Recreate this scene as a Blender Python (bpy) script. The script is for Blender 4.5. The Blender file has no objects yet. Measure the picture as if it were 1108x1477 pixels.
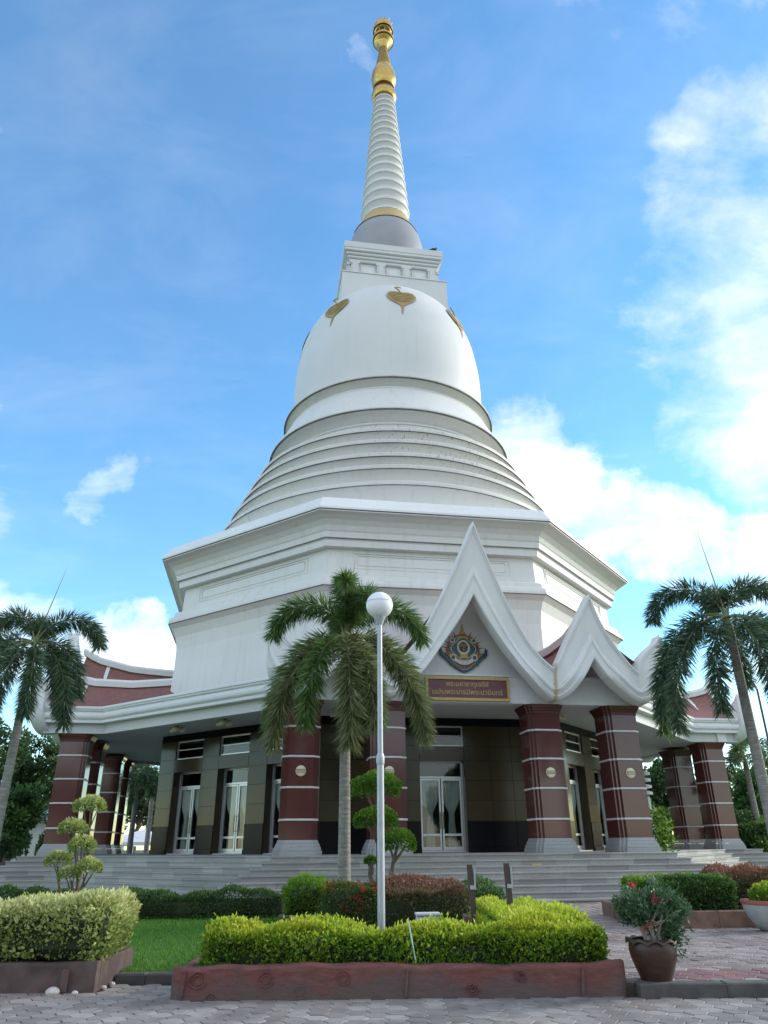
import bpy, math, random
import numpy as np
from mathutils import Vector, Matrix
R = math.radians
rng = np.random.default_rng(7)
random.seed(7)
S = bpy.context.scene
col = S.collection

# ------------------------------------------------------------------ camera
EYE = 1.6
PITCH, ROLL, FPX = 0.4308, -0.009, 1050.05
cam_d = bpy.data.cameras.new('camera'); cam = bpy.data.objects.new('camera', cam_d); col.objects.link(cam)
cam_d.sensor_fit = 'VERTICAL'; cam_d.sensor_height = 24.0; cam_d.lens = 24.0 * FPX / 1477.0
cam_d.clip_start = 0.1; cam_d.clip_end = 3000
_f = Vector((0, math.cos(PITCH), math.sin(PITCH))); _u = Vector((0, -math.sin(PITCH), math.cos(PITCH))); _r = Vector((1, 0, 0))
_r2 = _r * math.cos(ROLL) + _u * math.sin(ROLL); _u2 = _u * math.cos(ROLL) - _r * math.sin(ROLL)
M = Matrix.Identity(4)
for i in range(3):
    M[i][0], M[i][1], M[i][2] = _r2[i], _u2[i], -_f[i]
M[2][3] = EYE
cam.matrix_world = M
S.camera = cam

def pixdir(x, y):            # direction of a photograph pixel
    d = _f + _r2 * ((x - 554) / FPX) + _u2 * ((738.5 - y) / FPX)
    return d.normalized()
def at_y(x, y, Y):           # point of that direction at a known distance Y
    d = pixdir(x, y); t = Y / d.y
    return Vector((d.x * t, Y, EYE + d.z * t))

# ------------------------------------------------------------------ sky, sun, exposure
SUN_AZ, SUN_EL = 72.0, 22.0      # degrees to the right of the view direction, behind the tower
W = bpy.data.worlds.new('World'); S.world = W; W.use_nodes = True
nt = W.node_tree; nt.nodes.clear()
def wn(t, **k):
    n = nt.nodes.new(t)
    for a, b in k.items(): setattr(n, a, b)
    return n
def lk(a, b): nt.links.new(a, b)
def wmath(op, a, b=None, c=None, clamp=False):
    n = wn('ShaderNodeMath', operation=op, use_clamp=clamp)
    for i, v in enumerate((a, b, c)):
        if v is None: continue
        if isinstance(v, (int, float)): n.inputs[i].default_value = v
        else: lk(v, n.inputs[i])
    return n.outputs[0]
out = wn('ShaderNodeOutputWorld'); bg = wn('ShaderNodeBackground'); lk(bg.outputs[0], out.inputs[0])
tc = wn('ShaderNodeTexCoord')
sky = wn('ShaderNodeTexSky', sky_type='NISHITA')
sky.sun_disc = False; sky.sun_elevation = R(SUN_EL); sky.sun_rotation = R(SUN_AZ)
sky.air_density = 1.0; sky.dust_density = 0.12; sky.ozone_density = 1.6; sky.altitude = 0
SKY_K = 0.10
hs = wn('ShaderNodeHueSaturation'); hs.inputs['Saturation'].default_value = 1.32; hs.inputs['Value'].default_value = .98
lk(sky.outputs[0], hs.inputs['Color'])
sct = wn('ShaderNodeMix', data_type='RGBA', blend_type='MULTIPLY'); sct.inputs['Factor'].default_value = 1; lk(hs.outputs[0], sct.inputs['A']); sct.inputs['B'].default_value = (.93, 1.03, .98, 1)
dirn = wn('ShaderNodeVectorMath', operation='NORMALIZE'); lk(tc.outputs['Generated'], dirn.inputs[0])
wv_ = wn('ShaderNodeTexNoise'); lk(dirn.outputs[0], wv_.inputs['Vector']); wv_.inputs['Scale'].default_value = 3.6; wv_.inputs['Detail'].default_value = 7; wv_.inputs['Roughness'].default_value = .6
wv2 = wn('ShaderNodeVectorMath', operation='MULTIPLY_ADD'); lk(wv_.outputs['Color'], wv2.inputs[0]); wv2.inputs[1].default_value = (.34, .34, .34); wv2.inputs[2].default_value = (-.17, -.17, -.17)
wv3 = wn('ShaderNodeVectorMath', operation='ADD'); lk(wv2.outputs[0], wv3.inputs[0]); lk(dirn.outputs[0], wv3.inputs[1])
wdir = wn('ShaderNodeVectorMath', operation='NORMALIZE'); lk(wv3.outputs[0], wdir.inputs[0])
# cloud masks: the banks that the photograph shows, as directions in the sky
def blob(px, py, rpx, k=1.0):
    c = pixdir(px, py); ang = rpx / FPX
    d = wn('ShaderNodeVectorMath', operation='DOT_PRODUCT'); lk(wdir.outputs[0], d.inputs[0]); d.inputs[1].default_value = c
    m = wn('ShaderNodeMapRange', interpolation_type='SMOOTHSTEP'); lk(d.outputs['Value'], m.inputs['Value'])
    m.inputs['From Min'].default_value = math.cos(ang * 1.75); m.inputs['From Max'].default_value = math.cos(ang * .2)
    m.inputs['To Min'].default_value = 0; m.inputs['To Max'].default_value = k
    return m.outputs[0]
blobs = [(1085,190,75,.52),(1050,290,75,.52),(1090,330,100,.66),(1070,440,110,.72),(1130,520,140,.88),(1050,540,80,.62),(960,430,90,.3),
         (735,640,60,.85),(790,690,62,1.1),(850,735,62,1.1),(930,760,60,1.05),(1010,775,45,.95),(1110,785,60,.95),(1210,900,110,.7),(1120,1010,70,.55),
         (820,600,80,.4),(150,935,48,1.05),(195,930,42,1.1),(240,945,40,1.1),(190,960,50,1.0),(40,960,70,.8),(-60,940,70,.9),
         (135,704,34,.62),(190,695,26,.4),(528,95,20,.46),(545,140,14,.40),(700,600,50,.4),
         (-330,700,170,.9),(1500,300,240,1.0),(-260,200,150,.7),(250,-1000,240,.9),(1000,-700,280,.9)]
msk = None
for b in blobs:
    o = blob(*b)
    msk = o if msk is None else wmath('MAXIMUM', msk, o)
# unseen cloud behind the camera, coverage raised to whiten and lift the front light
sep = wn('ShaderNodeSeparateXYZ'); lk(dirn.outputs[0], sep.inputs[0])
back = wn('ShaderNodeMapRange', interpolation_type='SMOOTHSTEP'); lk(sep.outputs['Y'], back.inputs['Value'])
back.inputs['From Min'].default_value = .15; back.inputs['From Max'].default_value = -.25
back.inputs['To Min'].default_value = 0; back.inputs['To Max'].default_value = .95
msk = wmath('MAXIMUM', msk, back.outputs[0])
# cloud texture in flattened sky coordinates
zz = wmath('ADD', wmath('MAXIMUM', sep.outputs['Z'], 0.0), 0.22)
px_ = wmath('DIVIDE', sep.outputs['X'], zz); py_ = wmath('DIVIDE', sep.outputs['Y'], zz)
cmb = wn('ShaderNodeCombineXYZ'); lk(px_, cmb.inputs[0]); lk(py_, cmb.inputs[1])
mp = wn('ShaderNodeMapping'); lk(cmb.outputs[0], mp.inputs[0]); mp.inputs['Rotation'].default_value = (0, 0, R(35)); mp.inputs['Scale'].default_value = (1.0, 1.7, 1)
no1 = wn('ShaderNodeTexNoise'); lk(mp.outputs[0], no1.inputs['Vector'])
no1.inputs['Scale'].default_value = 3.0; no1.inputs['Detail'].default_value = 10; no1.inputs['Roughness'].default_value = .62; no1.inputs['Distortion'].default_value = .5
no2 = wn('ShaderNodeTexNoise'); lk(dirn.outputs[0], no2.inputs['Vector'])
no2.inputs['Scale'].default_value = 7.0; no2.inputs['Detail'].default_value = 8; no2.inputs['Roughness'].default_value = .6
nz = wmath('MULTIPLY_ADD', no1.outputs[0], .62, wmath('MULTIPLY', no2.outputs[0], .38))
den = wmath('ADD', wmath('MULTIPLY', msk, .72), wmath('MULTIPLY_ADD', nz, 1.6, -.84))
dm = wn('ShaderNodeMapRange', interpolation_type='SMOOTHSTEP'); lk(den, dm.inputs['Value'])
dm.inputs['From Min'].default_value = .10; dm.inputs['From Max'].default_value = 1.05
dm.inputs['To Min'].default_value = 0; dm.inputs['To Max'].default_value = .92
# thin veil everywhere
veil = wmath('MULTIPLY_ADD', wmath('MULTIPLY_ADD', no1.outputs[0], 1.4, -.62, clamp=True), .16, .055)
dens = wmath('MAXIMUM', dm.outputs[0], veil)
# cloud colour: sun-side cream; the rest brightened to light the building front
sd = wn('ShaderNodeVectorMath', operation='DOT_PRODUCT'); lk(dirn.outputs[0], sd.inputs[0])
sd.inputs[1].default_value = (math.sin(R(SUN_AZ)) * math.cos(R(SUN_EL)), math.cos(R(SUN_AZ)) * math.cos(R(SUN_EL)), math.sin(R(SUN_EL)))
ss = wn('ShaderNodeMapRange'); lk(sd.outputs['Value'], ss.inputs['Value']); ss.inputs['From Min'].default_value = .45; ss.inputs['From Max'].default_value = .98
cc = wn('ShaderNodeMix', data_type='RGBA'); lk(ss.outputs[0], cc.inputs['Factor'])
cc.inputs['A'].default_value = (1.04, 1.035, 1.03, 1); cc.inputs['B'].default_value = (1.12, 1.04, .92, 1)
shade = wn('ShaderNodeMix', data_type='RGBA', blend_type='MULTIPLY'); shade.inputs['Factor'].default_value = 1
lk(cc.outputs['Result'], shade.inputs['A'])
sh2 = wn('ShaderNodeMapRange'); lk(no2.outputs[0], sh2.inputs['Value']); sh2.inputs['From Min'].default_value = .3; sh2.inputs['From Max'].default_value = .7
sh2.inputs['To Min'].default_value = .80; sh2.inputs['To Max'].default_value = 1.05
gcol = wn('ShaderNodeCombineColor'); lk(sh2.outputs[0], gcol.inputs[0]); lk(sh2.outputs[0], gcol.inputs[1]); lk(sh2.outputs[0], gcol.inputs[2])
lk(gcol.outputs[0], shade.inputs['B'])
csc = wn('ShaderNodeVectorMath', operation='SCALE'); lk(shade.outputs['Result'], csc.inputs[0]); csc.inputs['Scale'].default_value = CLOUD_K = 4.6
mx = wn('ShaderNodeMix', data_type='RGBA'); lk(dens, mx.inputs['Factor']); lk(sct.outputs['Result'], mx.inputs['A']); lk(csc.outputs[0], mx.inputs['B'])
lk(mx.outputs['Result'], bg.inputs['Color']); bg.inputs['Strength'].default_value = SKY_K

sl = bpy.data.lights.new('sun', 'SUN'); sl.energy = 0.9; sl.angle = R(18); sl.color = (1, .90, .76)
so = bpy.data.objects.new('sun', sl); col.objects.link(so)
so.rotation_euler = Vector((math.sin(R(SUN_AZ)) * math.cos(R(SUN_EL)), math.cos(R(SUN_AZ)) * math.cos(R(SUN_EL)), math.sin(R(SUN_EL)))).to_track_quat('Z', 'Y').to_euler()
S.view_settings.view_transform = 'Standard'; S.view_settings.look = 'None'; S.view_settings.gamma = 1.0
S.view_settings.exposure = 1.84

# ------------------------------------------------------------------ materials
MATS = {}
class NB:
    """small node helper for one material"""
    def __init__(s, name):
        s.m = bpy.data.materials.new(name); s.m.use_nodes = True; s.t = s.m.node_tree
        s.b = s.t.nodes['Principled BSDF']; s.o = s.t.nodes['Material Output']
    def n(s, t, **k):
        x = s.t.nodes.new(t)
        for a, b in k.items(): setattr(x, a, b)
        return x
    def l(s, a, b): s.t.links.new(a, b)
    def coord(s, scale=(1, 1, 1), kind='Object'):
        c = s.n('ShaderNodeTexCoord'); m = s.n('ShaderNodeMapping'); s.l(c.outputs[kind], m.inputs[0]); m.inputs['Scale'].default_value = scale
        return m.outputs[0]
    def noise(s, vec, scale, detail=6, rough=.55):
        x = s.n('ShaderNodeTexNoise'); s.l(vec, x.inputs['Vector']); x.inputs['Scale'].default_value = scale
        x.inputs['Detail'].default_value = detail; x.inputs['Roughness'].default_value = rough
        return x.outputs[0]
    def rng(s, v, a, b, c=0, d=1):
        x = s.n('ShaderNodeMapRange'); s.l(v, x.inputs[0])
        for i, q in enumerate((a, b, c, d)): x.inputs[i + 1].default_value = q
        return x.outputs[0]
    def mix(s, f, a, b, mode='MIX'):
        x = s.n('ShaderNodeMix', data_type='RGBA', blend_type=mode)
        for nm, v in (('Factor', f), ('A', a), ('B', b)):
            if isinstance(v, (int, float)): x.inputs[nm].default_value = v
            elif isinstance(v, tuple): x.inputs[nm].default_value = (*v[:3], 1)
            else: s.l(v, x.inputs[nm])
        return x.outputs['Result']
    def bump(s, h, strength=.3, dist=.01):
        x = s.n('ShaderNodeBump'); s.l(h, x.inputs['Height']); x.inputs['Strength'].default_value = strength; x.inputs['Distance'].default_value = dist
        s.l(x.outputs[0], s.b.inputs['Normal'])
    def base(s, c):
        if isinstance(c, tuple): s.b.inputs['Base Color'].default_value = (*c[:3], 1)
        else: s.l(c, s.b.inputs['Base Color'])
    def rnd(s):
        return s.n('ShaderNodeObjectInfo').outputs['Random']
    def attr(s, nm='rnd'):
        return s.n('ShaderNodeAttribute', attribute_name=nm).outputs['Fac']
def simple(name, c, rough=.6, metal=0, spec=.5, var=.12, scale=3., bump=0, bscale=40):
    k = NB(name); v = k.coord()
    n = k.noise(v, scale)
    k.base(k.mix(k.rng(n, .3, .7), tuple(x * (1 - var) for x in c), tuple(min(1, x * (1 + var)) for x in c)))
    k.b.inputs['Roughness'].default_value = rough; k.b.inputs['Metallic'].default_value = metal
    k.b.inputs['Specular IOR Level'].default_value = spec
    if bump: k.bump(k.noise(v, bscale), bump)
    MATS[name] = k.m; return k.m
def white_wall(name, c=(.68, .672, .66), stain=.6, mold=False):
    k = NB(name); v = k.coord()
    st = k.noise(k.coord((1.6, 1.6, .10)), 2.2, 7, .65)      # rain streaks
    bl = k.noise(v, .35, 5)
    a = k.mix(k.rng(bl, .3, .7), c, tuple(x * .93 for x in c))
    a = k.mix(k.rng(st, .52, .80, 0, stain), a, (.50, .46, .41))
    if mold:
        md = k.noise(k.coord((3.2, 3.2, .9)), 3.0, 6, .7); mm = k.noise(v, .16, 2)
        f = k.n('ShaderNodeMath', operation='MULTIPLY'); k.l(k.rng(md, .59, .66), f.inputs[0]); k.l(k.rng(mm, .50, .57), f.inputs[1])
        a = k.mix(f.outputs[0], a, (.07, .065, .06))
    k.base(a); k.b.inputs['Roughness'].default_value = .55
    k.bump(k.noise(v, 14, 4), .08, .01)
    MATS[name] = k.m; return k.m
def board_white():
    white_wall('board_white', (.73, .73, .735), .3); m_ = MATS['board_white']; k = NB.__new__(NB); k.m = m_; k.t = m_.node_tree; k.b = k.t.nodes['Principled BSDF']
    src = k.b.inputs['Base Color'].links[0].from_socket; v = k.coord(); sx = k.n('ShaderNodeSeparateXYZ'); k.l(v, sx.inputs[0])
    n = k.noise(k.coord((6, 6, .6)), 3, 5); w = k.n('ShaderNodeMath', operation='MULTIPLY_ADD'); k.l(n, w.inputs[0]); w.inputs[1].default_value = .14; k.l(sx.outputs[0], w.inputs[2])
    d = k.n('ShaderNodeMath', operation='SUBTRACT'); k.l(w.outputs[0], d.inputs[0]); d.inputs[1].default_value = 2.95
    a = k.n('ShaderNodeMath', operation='ABSOLUTE'); k.l(d.outputs[0], a.inputs[0]); f = k.rng(a.outputs[0], .02, .11, .75, 0)
    k.base(k.mix(f, src, (.42, .30, .13)))                       # rust run from the valley of the gables
board_white()
white_wall('white_wall'); white_wall('white_terrace', (.645, .63, .605), .65, True); white_wall('white_trim', (.73, .73, .73), .32)
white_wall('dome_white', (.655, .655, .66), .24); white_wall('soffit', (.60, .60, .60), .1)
simple('bell_grey', (.30, .30, .33), .5, var=.06, scale=.8)
def granite(name, c, rough, speck=.35, joints=True, rnd=.12, coat=0., spec=.5):
    k = NB(name); v = k.coord()
    n1 = k.noise(v, 90, 3, .7); n2 = k.noise(v, 1.3, 4)
    a = k.mix(k.rng(n1, .35, .65), tuple(x * (1 - speck) for x in c), tuple(x * (1 + speck) for x in c))
    a = k.mix(k.rng(n2, .35, .7, 0, .35), a, tuple(x * .7 for x in c))
    a = k.mix(k.rng(k.rnd(), 0, 1, 0, rnd * 2), a, tuple(x * .55 for x in c))
    k.base(a); k.b.inputs['Roughness'].default_value = rough
    k.b.inputs['Specular IOR Level'].default_value = spec; k.b.inputs['Coat Weight'].default_value = coat; k.b.inputs['Coat Roughness'].default_value = .05
    MATS[name] = k.m; return k.m
granite('red_granite', (.115, .036, .034), .13, .3, rnd=.15, spec=.6)
granite('brown_granite', (.072, .058, .036), .13, .3, rnd=.3, spec=.22)
simple('added_paving_grey', (.27, .25, .24), .8, var=.25, scale=1.2)
granite('black_shade_granite', (.009, .010, .013), .2, .3, spec=.12)
granite('pale_granite', (.36, .36, .37), .45, .3)
granite('grey_granite', (.40, .39, .375), .6, .5, rnd=.38)
simple('steel_band', (.62, .60, .60), .35, 0, .6, .08)
simple('aluminium', (.58, .59, .60), .35, .6, .5, .05)
simple('lamp_cream', (.72, .66, .48), .4, 0, .5, .05); simple('dark_bar', (.10, .08, .05), .5)
def gold(name, c=(.72, .47, .12), rough=.32):
    k = NB(name); v = k.coord(); n = k.noise(v, 6, 5)
    k.base(k.mix(k.rng(n, .3, .7), c, tuple(x * .7 for x in c))); k.b.inputs['Metallic'].default_value = .9
    k.l(k.rng(n, .3, .7, rough * .8, rough * 1.3), k.b.inputs['Roughness']); k.bump(k.noise(v, 25), .12, .01)
    MATS[name] = k.m
gold('gold', (.62, .42, .13), .34); gold('gold_dull', (.36, .24, .08), .5); gold('gold_dark', (.10, .055, .02), .5)
simple('leaf_gold', (.36, .26, .10), .5, .1, .5, .15, 12); simple('vein_gold', (.52, .40, .19), .5, .1, .5, .1, 12)
simple('gold_paint', (.48, .34, .13), .5, .1, .5, .15, 12)
def tiles():
    k = NB('red_tile'); v = k.coord()
    w = k.n('ShaderNodeTexWave', wave_type='BANDS', bands_direction='X'); k.l(v, w.inputs[0]); w.inputs['Scale'].default_value = 3.0; w.inputs['Distortion'].default_value = .4
    n = k.noise(v, 5, 6); n2 = k.noise(v, .8, 3)
    a = k.mix(k.rng(n, .3, .7), (.20, .085, .075), (.27, .12, .105)); a = k.mix(k.rng(n2, .45, .7, 0, .4), a, (.17, .10, .095))
    k.base(a); k.b.inputs['Roughness'].default_value = .8; k.bump(w.outputs['Fac'], .35, .02); MATS['red_tile'] = k.m
tiles()
def glass(name, tint, alpha):
    k = NB(name); t = k.n('ShaderNodeBsdfTransparent'); t.inputs[0].default_value = (*tint, 1)
    g = k.n('ShaderNodeBsdfGlossy'); g.inputs['Roughness'].default_value = .03
    f = k.n('ShaderNodeFresnel'); f.inputs[0].default_value = 1.52
    m = k.n('ShaderNodeMixShader'); k.l(k.rng(f.outputs[0], 0, 1, alpha, 1), m.inputs[0]); k.l(t.outputs[0], m.inputs[1]); k.l(g.outputs[0], m.inputs[2]); k.l(m.outputs[0], k.o.inputs[0])
    MATS[name] = k.m
glass('window_glass', (.70, .76, .74), .03)
simple('curtain', (.68, .69, .67), .9, var=.08, scale=6); simple('interior', (.05, .05, .05), .9)
simple('maroon', (.12, .028, .030), .35, var=.2); simple('emblem_teal', (.018, .075, .085), .4, var=.25, scale=9)
simple('emblem_blue', (.03, .05, .12), .4, var=.3, scale=9); simple('emblem_red', (.28, .075, .05), .5, var=.3, scale=10); simple('emblem_gold', (.46, .30, .08), .45, .2, var=.3, scale=12)
simple('emblem_white', (.62, .58, .52), .5, var=.2, scale=10); simple('emblem_dark', (.05, .03, .03), .5)
def leafmat(name, ramp, trans=.35, rough=.5, spec=.4):
    k = NB(name); cr = k.n('ShaderNodeValToRGB'); k.l(k.attr(), cr.inputs[0])
    e = cr.color_ramp.elements
    while len(e) < len(ramp): e.new(.5)
    for el, (p, c) in zip(e, ramp): el.position = p; el.color = (*c, 1)
    k.base(cr.outputs[0]); k.b.inputs['Roughness'].default_value = rough; k.b.inputs['Specular IOR Level'].default_value = spec
    tr = k.n('ShaderNodeBsdfTranslucent'); k.l(cr.outputs[0], tr.inputs[0])
    m = k.n('ShaderNodeMixShader'); m.inputs[0].default_value = trans; k.l(k.b.outputs[0], m.inputs[1]); k.l(tr.outputs[0], m.inputs[2]); k.l(m.outputs[0], k.o.inputs[0])
    MATS[name] = k.m
leafmat('leaf_yellow', [(0, (.05, .13, .02)), (.4, (.14, .29, .03)), (.72, (.34, .48, .04)), (1, (.60, .64, .06))], .4)
leafmat('leaf_variegated', [(0, (.09, .16, .03)), (.35, (.24, .34, .08)), (.6, (.55, .58, .20)), (1, (.76, .75, .40))], .35)
leafmat('leaf_green', [(0, (.03, .075, .02)), (.6, (.08, .165, .04)), (1, (.16, .28, .065))])
leafmat('leaf_bright', [(0, (.04, .10, .012)), (.5, (.12, .25, .025)), (1, (.26, .42, .05))], .4)
leafmat('leaf_dark', [(0, (.035, .075, .026)), (.6, (.075, .14, .05)), (1, (.14, .22, .075))], .4)
leafmat('leaf_red', [(0, (.05, .085, .025)), (.4, (.10, .13, .04)), (.7, (.19, .12, .06)), (1, (.34, .16, .11))])
leafmat('leaf_ixora', [(0, (.035, .085, .018)), (.55, (.085, .16, .03)), (.8, (.19, .16, .045)), (1, (.34, .14, .06))])
leafmat('leaf_grey', [(0, (.022, .06, .03)), (.6, (.05, .12, .045)), (1, (.13, .21, .10))], .25, .35, .5)
leafmat('leaf_palm', [(0, (.05, .105, .03)), (.6, (.125, .22, .06)), (1, (.25, .36, .11))], .42, .4, .5)
leafmat('leaf_palm_dry', [(0, (.075, .11, .035)), (.5, (.17, .20, .08)), (1, (.32, .30, .17))], .42, .5, .4)
leafmat('leaf_palm_blue', [(0, (.038, .08, .045)), (.6, (.09, .155, .085)), (1, (.19, .27, .15))], .38, .4, .5)
leafmat('flower_red', [(0, (.40, .02, .015)), (1, (.75, .06, .04))], .3)
leafmat('flower_pink', [(0, (.50, .04, .06)), (1, (.80, .16, .16))], .3)
leafmat('grass_blade', [(0, (.06, .16, .015)), (.6, (.11, .27, .025)), (1, (.19, .38, .04))], .35)
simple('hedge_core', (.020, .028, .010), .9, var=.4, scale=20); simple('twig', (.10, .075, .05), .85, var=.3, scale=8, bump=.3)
simple('bark', (.13, .105, .08), .9, var=.3, scale=5, bump=.5, bscale=18); simple('pale_stem', (.36, .32, .27), .75, var=.25, scale=12, bump=.3)
def palm_bark():
    k = NB('palm_bark'); v = k.coord((1, 1, 1)); n = k.noise(k.coord((2, 2, 14)), 2.2, 5); n2 = k.noise(v, 3, 5)
    a = k.mix(k.rng(n, .35, .65), (.20, .185, .165), (.33, .31, .29)); a = k.mix(k.rng(n2, .5, .75, 0, .6), a, (.13, .12, .10))
    k.base(a); k.b.inputs['Roughness'].default_value = .85; k.bump(n, .4, .01); MATS['palm_bark'] = k.m
palm_bark()
simple('palm_shaft', (.12, .15, .06), .5, var=.25, scale=6); simple('rachis', (.16, .17, .07), .5)
def planter():
    k = NB('planter_red'); v = k.coord(); n = k.noise(v, 1.6, 7, .65); n2 = k.noise(k.coord((3, 3, 9)), 2.0, 6, .6); n3 = k.noise(v, 22, 4)
    a = k.mix(k.rng(n2, .3, .7), (.105, .034, .030), (.20, .072, .060))
    s = k.n('ShaderNodeSeparateXYZ'); k.l(v, s.inputs[0])
    ad = k.n('ShaderNodeMath', operation='MULTIPLY_ADD'); k.l(s.outputs[2], ad.inputs[0]); ad.inputs[1].default_value = -.9; k.l(n, ad.inputs[2])
    a = k.mix(k.rng(ad.outputs[0], .24, .48, 0, .8), a, (.095, .078, .075))
    a = k.mix(k.rng(n3, .60, .75, 0, .5), a, (.04, .03, .03))
    k.base(a); k.b.inputs['Roughness'].default_value = .8; k.bump(n2, .5, .02); MATS['planter_red'] = k.m
planter()
simple('planter_dark', (.085, .055, .050), .8, var=.4, scale=4, bump=.4); simple('planter_brick', (.20, .115, .085), .85, var=.35, scale=5, bump=.4)
simple('soil', (.035, .022, .015), .95, var=.4, scale=20, bump=.6); simple('kerb_concrete', (.085, .08, .075), .85, var=.35, scale=4, bump=.4)
simple('stone_white', (.50, .48, .45), .8, var=.25, scale=9, bump=.4)
def glaze():
    k = NB('pot_glaze'); v = k.coord(); n = k.noise(k.coord((2, 2, 6)), 3, 6)
    k.base(k.mix(k.rng(n, .3, .7), (.034, .017, .011), (.068, .034, .021))); k.b.inputs['Roughness'].default_value = .42; k.bump(n, .2, .01); MATS['pot_glaze'] = k.m
glaze()
simple('pot_concrete', (.36, .36, .34), .7, var=.2, scale=5, bump=.2); simple('pot_rim_red', (.30, .085, .06), .6, var=.2)
def paver(name, cols, attr):
    k = NB(name); v = k.coord(kind='Generated' if False else 'Object'); n = k.noise(v, 30, 4, .7)
    g = k.n('ShaderNodeNewGeometry'); n2 = k.noise(g.outputs['Position'], .9, 5); n3 = k.noise(g.outputs['Position'], 2.8, 4)
    r = k.attr() if attr else k.rnd()
    a = k.mix(r, cols[0], cols[1]); a = k.mix(k.rng(n, .35, .7, 0, .5), a, tuple(x * .6 for x in cols[0]))
    a = k.mix(k.rng(n2, .46, .66, 0, .75), a, cols[2]); a = k.mix(k.rng(n3, .55, .7, 0, .4), a, tuple(x * .55 for x in cols[2]))
    k.base(a); k.b.inputs['Roughness'].default_value = .72; k.bump(n, .25, .004); MATS[name] = k.m
for q, at in (('', 0), ('_far', 1)):
    paver('paver_grey' + q, [(.22, .195, .178), (.40, .36, .33), (.135, .115, .105)], at)
    paver('paver_brown' + q, [(.24, .19, .175), (.42, .36, .335), (.16, .12, .11)], at)
    paver('paver_red' + q, [(.22, .10, .095), (.30, .15, .14), (.15, .08, .075)], at)
simple('joint_sand', (.075, .058, .052), .95, var=.3, scale=6); simple('earth', (.05, .075, .025), .95, var=.35, scale=.3)
simple('lawn_soil', (.06, .15, .02), .95, var=.2, scale=2)
simple('galvanised', (.40, .42, .45), .45, .3, .5, .08, 8)
simple('edge_dark', (.17, .16, .15), .9, var=.4, scale=2); simple('globe_white', (.80, .82, .82), .35, var=.03)
simple('wood_old', (.075, .055, .048), .85, var=.3, scale=10, bump=.4); simple('box_white', (.62, .62, .64), .5, var=.08); simple('bird_dark', (.03, .03, .035), .7)
simple('tent_white', (.75, .75, .75), .8); simple('pipe_green', (.45, .62, .58), .5); simple('steel_dark', (.06, .06, .065), .5); simple('roof_blue', (.30, .36, .42), .6)

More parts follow.
